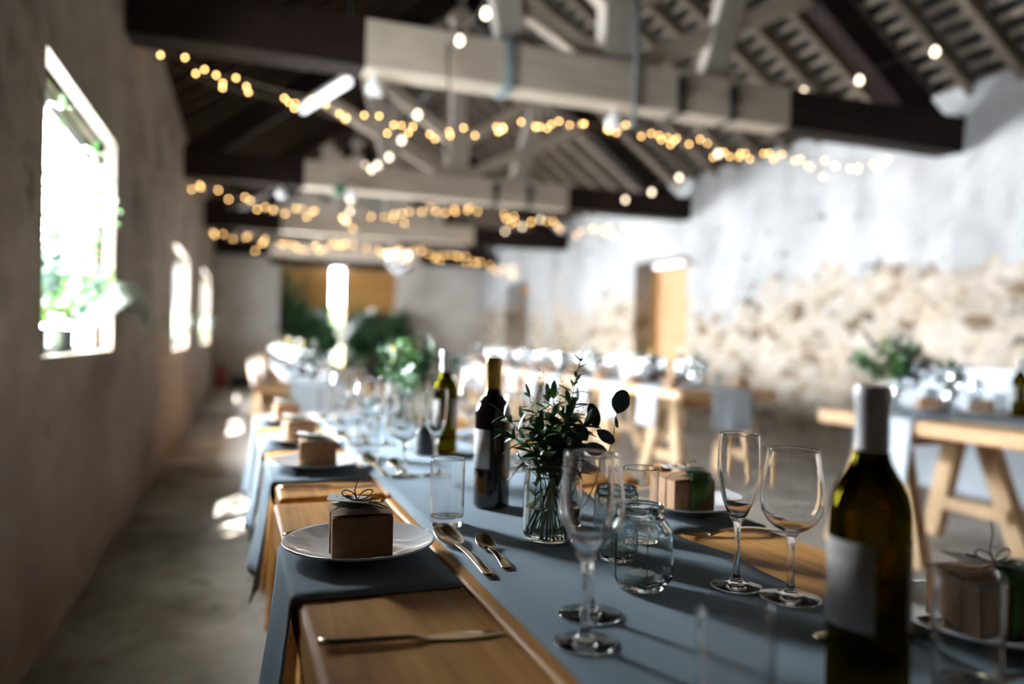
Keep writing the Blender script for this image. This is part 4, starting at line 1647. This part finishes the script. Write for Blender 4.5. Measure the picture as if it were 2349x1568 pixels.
tag(pc.build('candle_pot', 'pink_cup', None, smooth='auto'), 'pinkish cup beside the cornerwise kraft box by the panels', 'cup').location = (3.66, 3.08, ZR)
vase_far((3.50, 3.24, ZR), 0, 'glass jar under the large foliage by the right wall')
bq_wide = Kind(make_bouquet(21, .40, .30, 20, .065, .03, ('leaf_blue', 'leaf_green', 'leaf_dark', 'leaf_blue'), 10))
bq_wide((3.50, 3.24, ZR + .012), .6, 'large spreading foliage arrangement behind the capsule of the near white bottle', 'jar greenery')

cb = thing('card_box', 'white box standing on the right row table under the plank door', 'box', (3.685, 6.33, ZR))
m_ = MB()
m_.span((-.17, -.12, 0), (.17, .12, .19))
m_.build('box_body', 'white_paint', cb, bevel=.004)
m_ = MB()
m_.span((-.175, -.125, .185), (.175, .125, .215))
m_.build('lid', 'white_paint', cb, bevel=.004)

# white panels leaning along the right wall
for i, (y0, y1) in enumerate(((2.35, 3.58), (3.60, 5.0))):
    p = MB()
    p.box((5.30, (y0 + y1) / 2, .475), (.022, y1 - y0, .95), Matrix.Rotation(R(6), 3, 'Y'))
    p.box((5.25, (y0 + y1) / 2, .01), (.06, y1 - y0 - .1, .02))
    tag(p.build('board_panel', 'white_paint'), ('white board leaning on the right wall, nearer one', 'white board leaning on the right wall, further one beside the foliage')[i], 'panel', 'white boards at the right wall')

# ------------------------------------------------------------------ lights on strings
def festoon(name, label, pts, ends, sag=.06):
    t = thing(name, label, 'string lights', pts[0], 0, 'festoon strings')
    o = Vector(pts[0])
    allp = [Vector(ends[0])] + [Vector(p) + Vector((0, 0, .075)) for p in pts] + [Vector(ends[1])]
    c = MB()
    path = []
    for a, b in zip(allp[:-1], allp[1:]):
        for k in range(6):
            u = k / 6
            path.append(a.lerp(b, u) - Vector((0, 0, sag * 4 * u * (1 - u) * min(1, (b - a).length))) - o)
    path.append(allp[-1] - o)
    c.tube(path, .004, 5)
    c.build('cable', 'black_cable', t)
    for p in pts:
        q = Vector(p) - o
        s = MB()
        s.lathe([(0, .028), (.011, .028), (.012, .034), (.012, .070), (.007, .078), (0, .078)], 12, q)
        h = s.build('socket', 'black_cable', t, smooth='auto')
        b = MB()
        b.lathe([(0, -.024), (.010, -.0215), (.018, -.014), (.0215, 0), (.019, .012), (.013, .022), (.010, .030), (0, .031)], 16, q)
        b.build('bulb', 'bulb_glow', t, smooth=True)
    return t


LB = [(1.17, 3.62, 2.71), (1.19, 4.15, 2.77), (1.27, 5.51, 2.73), (1.31, 6.24, 2.72), (1.33, 6.87, 2.72), (1.34, 7.5, 2.78), (1.37, 8.03, 2.85), (1.4, 8.66, 3.02), (1.43, 9.93, 2.84), (1.53, 10.63, 2.81), (1.59, 11.47, 2.8)]
RB = [(3.96, 3.44, 2.88), (4.0, 4.07, 2.91), (4.06, 4.68, 3.02), (4.3, 6.09, 2.89), (4.4, 6.91, 2.83), (4.44, 7.53, 2.79), (4.45, 8.16, 2.81), (4.43, 8.81, 2.92), (4.42, 9.35, 3.09), (4.37, 10.65, 2.92), (4.33, 11.3, 2.89), (4.28, 11.96, 2.9), (4.22, 12.62, 2.95), (4.14, 13.19, 3.03)]
festoon('festoon_light_string', 'string of globe bulbs running down the middle left of the roof', LB, ((1.15, 3.0, 2.95), (1.65, 12.2, 3.0)))
festoon('festoon_light_string', 'string of globe bulbs running along the right wall side', RB, ((3.9, 2.6, 3.2), (4.1, 13.8, 3.2)))


def fairy(label, y, pts, n, jit, seed, size=1.0):
    rnd = random.Random(seed)
    t = thing('fairy_light_string', label, 'fairy lights', (pts[0][0], y, pts[0][1]), 0, 'fairy light swags')
    o = Vector(t.location)
    P = [Vector((x, y, z)) - o for x, z in pts]
    c = MB()
    c.tube(P, .0035, 5)
    c.tube([p + Vector((.0, .03, -.02 - .05 * abs(math.sin(i * 1.7)))) for i, p in enumerate(P)], .0022, 4)
    c.build('cable', 'clear_cable', t)
    cum = [0.0]
    for a, b in zip(P[:-1], P[1:]):
        cum.append(cum[-1] + (b - a).length)
    proto = None
    for k in range(n):
        s = cum[-1] * min(.999, max(0, (k + rnd.uniform(-.9, .9) + rnd.gauss(0, .8)) / n))
        i = max(j for j in range(len(cum) - 1) if cum[j] <= s)
        p = P[i].lerp(P[i + 1], (s - cum[i]) / max(1e-6, cum[i + 1] - cum[i]))
        p = p + Vector((rnd.gauss(0, .03), rnd.uniform(-.08, .08), -abs(rnd.gauss(0, jit)) + .012))
        if proto is None:
            b = MB()
            b.lathe([(r_ * size, z_ * size) for r_, z_ in ((0, -.008), (.0065, -.004), (.0075, .002), (.004, .008), (0, .009))], 8)
            bo = b.build('fairy_bulb', 'fairy_glow', t, smooth=True)
            proto = bo
        else:
            bo = proto.copy()
            COL.objects.link(bo)
            bo.parent = t
        bo.location = p
    return t


F1 = [(-0.5, 2.78), (-0.28, 2.71), (-0.16, 2.65), (0.06, 2.64), (0.29, 2.6), (0.47, 2.59), (0.61, 2.54), (0.78, 2.52), (0.92, 2.5), (1.12, 2.48), (1.3, 2.48), (1.49, 2.51), (1.67, 2.52), (1.76, 2.58), (1.89, 2.58), (2.08, 2.62), (2.29, 2.64), (2.42, 2.65), (2.56, 2.65), (2.71, 2.66), (2.92, 2.66), (3.15, 2.64), (3.38, 2.62), (3.54, 2.59), (3.79, 2.59), (4.04, 2.6), (4.25, 2.61), (4.47, 2.59), (4.83, 2.61), (5.16, 2.66), (5.42, 2.7)]
F2 = [(-0.4, 2.69), (-0.14, 2.65), (0.13, 2.58), (0.36, 2.53), (0.68, 2.5), (0.85, 2.55), (1.06, 2.48), (1.26, 2.44), (1.65, 2.49), (2.06, 2.6), (2.27, 2.65), (2.54, 2.66), (2.81, 2.66), (2.93, 2.65), (3.27, 2.62), (3.67, 2.6), (4.16, 2.55), (4.91, 2.58), (5.42, 2.65)]
F3 = [(-0.24, 2.65), (0.01, 2.64), (0.35, 2.61), (0.71, 2.57), (1.04, 2.47), (1.38, 2.56), (1.58, 2.65), (2.0, 2.6), (2.36, 2.52), (2.79, 2.62), (3.24, 2.53), (3.62, 2.56), (4.02, 2.47), (4.26, 2.4), (4.66, 2.46), (4.74, 2.24)]
fairy('swag of fairy lights hung under the nearest truss', 4.95, F1, 100, .045, 1)
fairy('swag of fairy lights hung under the second truss', 8.8, F2, 64, .06, 2, 1.3)
fairy('swag of fairy lights hung under the third truss, ending near the chandelier', 12.5, F3, 60, .10, 3, 1.55)

# chandelier
ch = thing('chandelier', 'small glowing chandelier hanging before the far wall', 'chandelier', (2.68, 12.88, 2.44))
m_ = MB()
m_.tube([(0, 0, .05), (0, 0, 2.72)], .006, 6)
m_.lathe([(0, -.05), (.03, -.04), (.04, 0), (.03, .05), (.012, .12), (0, .12)], 16)
m_.build('stem', 'champagne_metal', ch, smooth='auto')
for k in range(6):
    a = 2 * PI * k / 6 + .2
    c_, s_ = math.cos(a), math.sin(a)
    m_ = MB()
    m_.tube([(.03 * c_, .03 * s_, 0), (.10 * c_, .10 * s_, -.05), (.17 * c_, .17 * s_, -.02), (.19 * c_, .19 * s_, .03)], .007, 6)
    arm = m_.build('arm', 'champagne_metal', ch, smooth=True)
    m_ = MB()
    m_.lathe([(0, .03), (.02, .032), (.024, .05), (.02, .075), (.008, .10), (0, .105)], 12, (.19 * c_, .19 * s_, 0))
    m_.build('bulb', 'chandelier_glow', arm, smooth=True)
m_ = MB()
for ring, (rr, zz, n) in enumerate(((.17, -.10, 18), (.12, -.17, 14), (.06, -.23, 8))):
    for k in range(n):
        a = 2 * PI * k / n
        m_.lathe([(0, -.03), (.010, -.005), (.004, .02), (0, .024)], 6, (rr * math.cos(a), rr * math.sin(a), zz))
    m_.tube([(rr * math.cos(2 * PI * k / 24), rr * math.sin(2 * PI * k / 24), zz + .026) for k in range(25)], .003, 5)
m_.build('crystal_drops', 'far_glass', ch)

# fluorescent fittings
ft = thing('fluorescent_lamp', 'white fluorescent tube hanging below the rafters between two trusses', 'lamp')
A_, B_ = Vector((1.017, 7.31, 3.495)), Vector((.70, 8.42, 3.495))
m_ = MB()
m_.tube([A_, B_], .035, 12)
m_.build('tube', 'tube_glow', ft, smooth='auto')
m_ = MB()
m_.beam(A_ + Vector((0, 0, .06)), B_ + Vector((0, 0, .06)), .07, .04, (1, 0, 0))
m_.build('housing', 'white_plastic', ft)
m_ = MB()
for p in (A_, B_):
    m_.tube([p + Vector((0, 0, .06)), p + Vector((0, 0, roofz(p.x) - p.z))], .006, 6)
m_.build('hanger', 'grey_plastic', ft)
ft = thing('fluorescent_lamp', 'white fluorescent tube fixed above the plank door', 'lamp')
m_ = MB()
m_.tube([(5.36, 8.30, 2.115), (5.36, 8.95, 2.115)], .028, 12)
m_.build('tube', 'tube_glow', ft, smooth='auto')
m_ = MB()
m_.span((5.37, 8.28, 2.095), (5.52, 8.97, 2.14))
m_.build('housing', 'white_plastic', ft)


def make_spot():
    t = thing('spot_lamp', '', 'lamp')
    b = MB()
    b.lathe([(0, -.115), (.048, -.115), (.055, -.105), (.056, -.06), (.03, -.025), (0, -.02)], 20)
    b.build('lamp_head', 'white_plastic', t, smooth='auto')
    b = MB()
    b.lathe([(0, -.025), (.02, -.025), (.02, 0), (0, 0)], 12)
    b.build('bracket', 'white_plastic', t, smooth='auto')
    return t


spot = Kind(make_spot)
spot((.80, 4.62, 2.672), 0, 'white spot lamp under the nearest tie beam at its dark end', 'spot lamps')
spot((2.44, 4.66, 2.672), 0, 'white spot lamp under the nearest tie beam below the king post', 'spot lamps')
spot((.50, 8.47, 2.672), 0, 'white spot lamp under the second tie beam on the left', 'spot lamps')
ex = thing('emergency_light', 'green and white emergency light under the second tie beam', 'emergency light', (1.15, 8.33, 2.60))
m_ = MB()
m_.box((-.06, 0, .06), (.12, .05, .10))
m_.build('sign', 'exit_green', ex, bevel=.004)
m_ = MB()
m_.lathe([(0, -.04), (.04, -.035), (.055, 0), (.045, .045), (0, .06)], 16, (.07, 0, 0))
m_.box((0, .0, .115), (.2, .04, .02))
m_.build('lamp_head', 'white_plastic', ex, smooth='auto')
# conduit, rope and hanging cord on the nearest truss
m_ = MB()
m_.tube([(2.50, 4.478, 3.40), (2.505, 4.478, 3.0), (2.50, 4.478, 2.70), (2.49, 4.478, 2.58), (2.47, 4.485, 2.52)], .016, 10)
tag(m_.build('conduit_pipe', 'grey_plastic', None, smooth=True), 'grey pipe running down the king post over the nearest tie beam', 'pipe')
m_ = MB()
for k in range(3):
    x = 1.585 + k * .022
    m_.tube([(x, 4.475, 2.99), (x + .008, 4.474, 2.83), (x - .005, 4.474, 2.665), (x, 4.60, 2.655), (x, 4.725, 2.67), (x, 4.726, 2.97), (x, 4.6, 2.985), (x, 4.475, 2.985)], .006, 6)
tag(m_.build('tied_rope', 'blue_rope', None, smooth=True), 'pale blue rope tied round the nearest tie beam', 'rope')
m_ = MB()
m_.tube([(1.19, 4.42, 2.86), (1.205, 4.42, 2.6), (1.20, 4.43, 2.3), (1.21, 4.43, 2.12)], .007, 6)
tag(m_.build('hanging_cord', 'stem_brown', None, smooth=True), 'grey cord hanging down in front of the nearest tie beam', 'cord')

# ------------------------------------------------------------------ greenery at the windows and far doors
def sill_greenery(x, y, z, label, seed, h, spread, n, frond=None, leaf=.07):
    rnd = random.Random(seed)
    t = thing('sill_greenery', label, 'greenery', (x, y, z), 0, 'window sill greenery')
    for k in range(n):
        a = rnd.uniform(0, 2 * PI)
        hh = h * rnd.uniform(.25, 1.0)
        sp = spread * rnd.uniform(.3, 1)
        sprig(t, bez((rnd.uniform(-.03, .03), rnd.uniform(-.1, .1), .01), (.18 * math.cos(a) * sp / spread, sp * math.sin(a), hh), (0, 0, .05)), 9, leaf, leaf * .45, ('leaf_green', 'leaf_blue', 'leaf_lime')[k % 3], rnd=rnd, start=.3, tip=1.2)
    for pts in frond or ():
        mb = MB()
        P = bez(*pts, n=12)
        mb.tube(P, .003, 5, r1=.001)
        for i in range(2, 13):
            for s in (-1, 1):
                for q in (0, .5):
                    p = P[i - 1].lerp(P[i], q)
                    d = (P[i] - P[i - 1]).normalized()
                    mb.leaf(p, d * .8 + Vector((.1 * s, .25, -.75 + .3 * s)), (0, 1, .3), .12, .016, .5)
        mb.build('trailing_frond', 'leaf_silver', t, smooth=True)
    b = MB()
    b.lathe([(0, .0), (.05, 0), (.055, .01), (.055, .10), (.048, .10), (.048, .015), (0, .012)], 20)
    b.build('pot', 'dark_pot', t, smooth='auto')
    return t


sill_greenery(xl(3.7) - .10, 3.62, 1.0, 'leafy greenery with a pale frond on the nearest window sill', 31, .95, .60, 26,
              [((.02, .30, .16), (.21, 1.35, .20), (.05, 0, .17)), ((.02, .35, .2), (.16, 1.15, .28), (.02, 0, .10))])
sill_greenery(xl(3.1) - .09, 3.12, 1.0, 'dark leafy bunch at the near corner of the nearest window sill', 35, .60, .25, 12, leaf=.08)
sill_greenery(xl(8.6) - .10, 8.7, .94, 'leafy greenery on the second window sill', 32, .45, .55, 10, [((.0, .2, .3), (.22, 1.0, .25), (0, 0, .1))])
sill_greenery(xl(13.2) - .10, 13.6, .95, 'leafy greenery on the third window sill', 33, .5, .5, 7, [((.0, .2, .3), (.25, 1.2, .40), (0, 0, .1))])
bq_tall = Kind(make_bouquet(19, 2.6, .30, 16, .2, .10, ('leaf_dark',), 16))
bq_tall((1.25, 16.6, 0), 0, 'tall leafy branches standing left of the far door gap', 'door foliage')
bq_floor((3.40, 16.55, 0), 2.1, 'tall leafy branches standing right of the far door gap', 'door foliage')
bq_floor((1.85, 16.5, 0), 4.0, 'leafy branches between the left bunch and the bright door gap', 'door foliage')
bq_floor((2.68, 16.5, 0), 1.0, 'leafy branches just right of the bright door gap', 'door foliage')
hd = MB()
hd.box((2.3, 20.5, .95), (6, .8, 1.9))
tag(hd.build('hedge', 'hedge'), 'green hedge seen through the bright gap of the far doors', 'hedge')
fe = thing('fire_extinguisher', 'red fire extinguisher in the far left corner', 'fire extinguisher', (-.14, 16.6, 0))
m_ = MB()
m_.lathe([(0, 0), (.07, 0), (.075, .01), (.075, .40), (.05, .47), (.02, .49), (0, .49)], 20)
m_.build('cylinder', 'red_paint', fe, smooth='auto')
m_ = MB()
m_.box((0, 0, .51), (.05, .12, .05))
m_.tube([(0, -.05, .5), (.07, -.08, .42), (.09, -.06, .2)], .01, 6)
m_.build('valve', 'black_box', fe)
bx = MB()
bx.span((.05, 16.5, 0), (.75, 16.9, .24))
tag(bx.build('storage_box', 'black_box', None, bevel=.01), 'low black box on the floor in the far left corner', 'box')
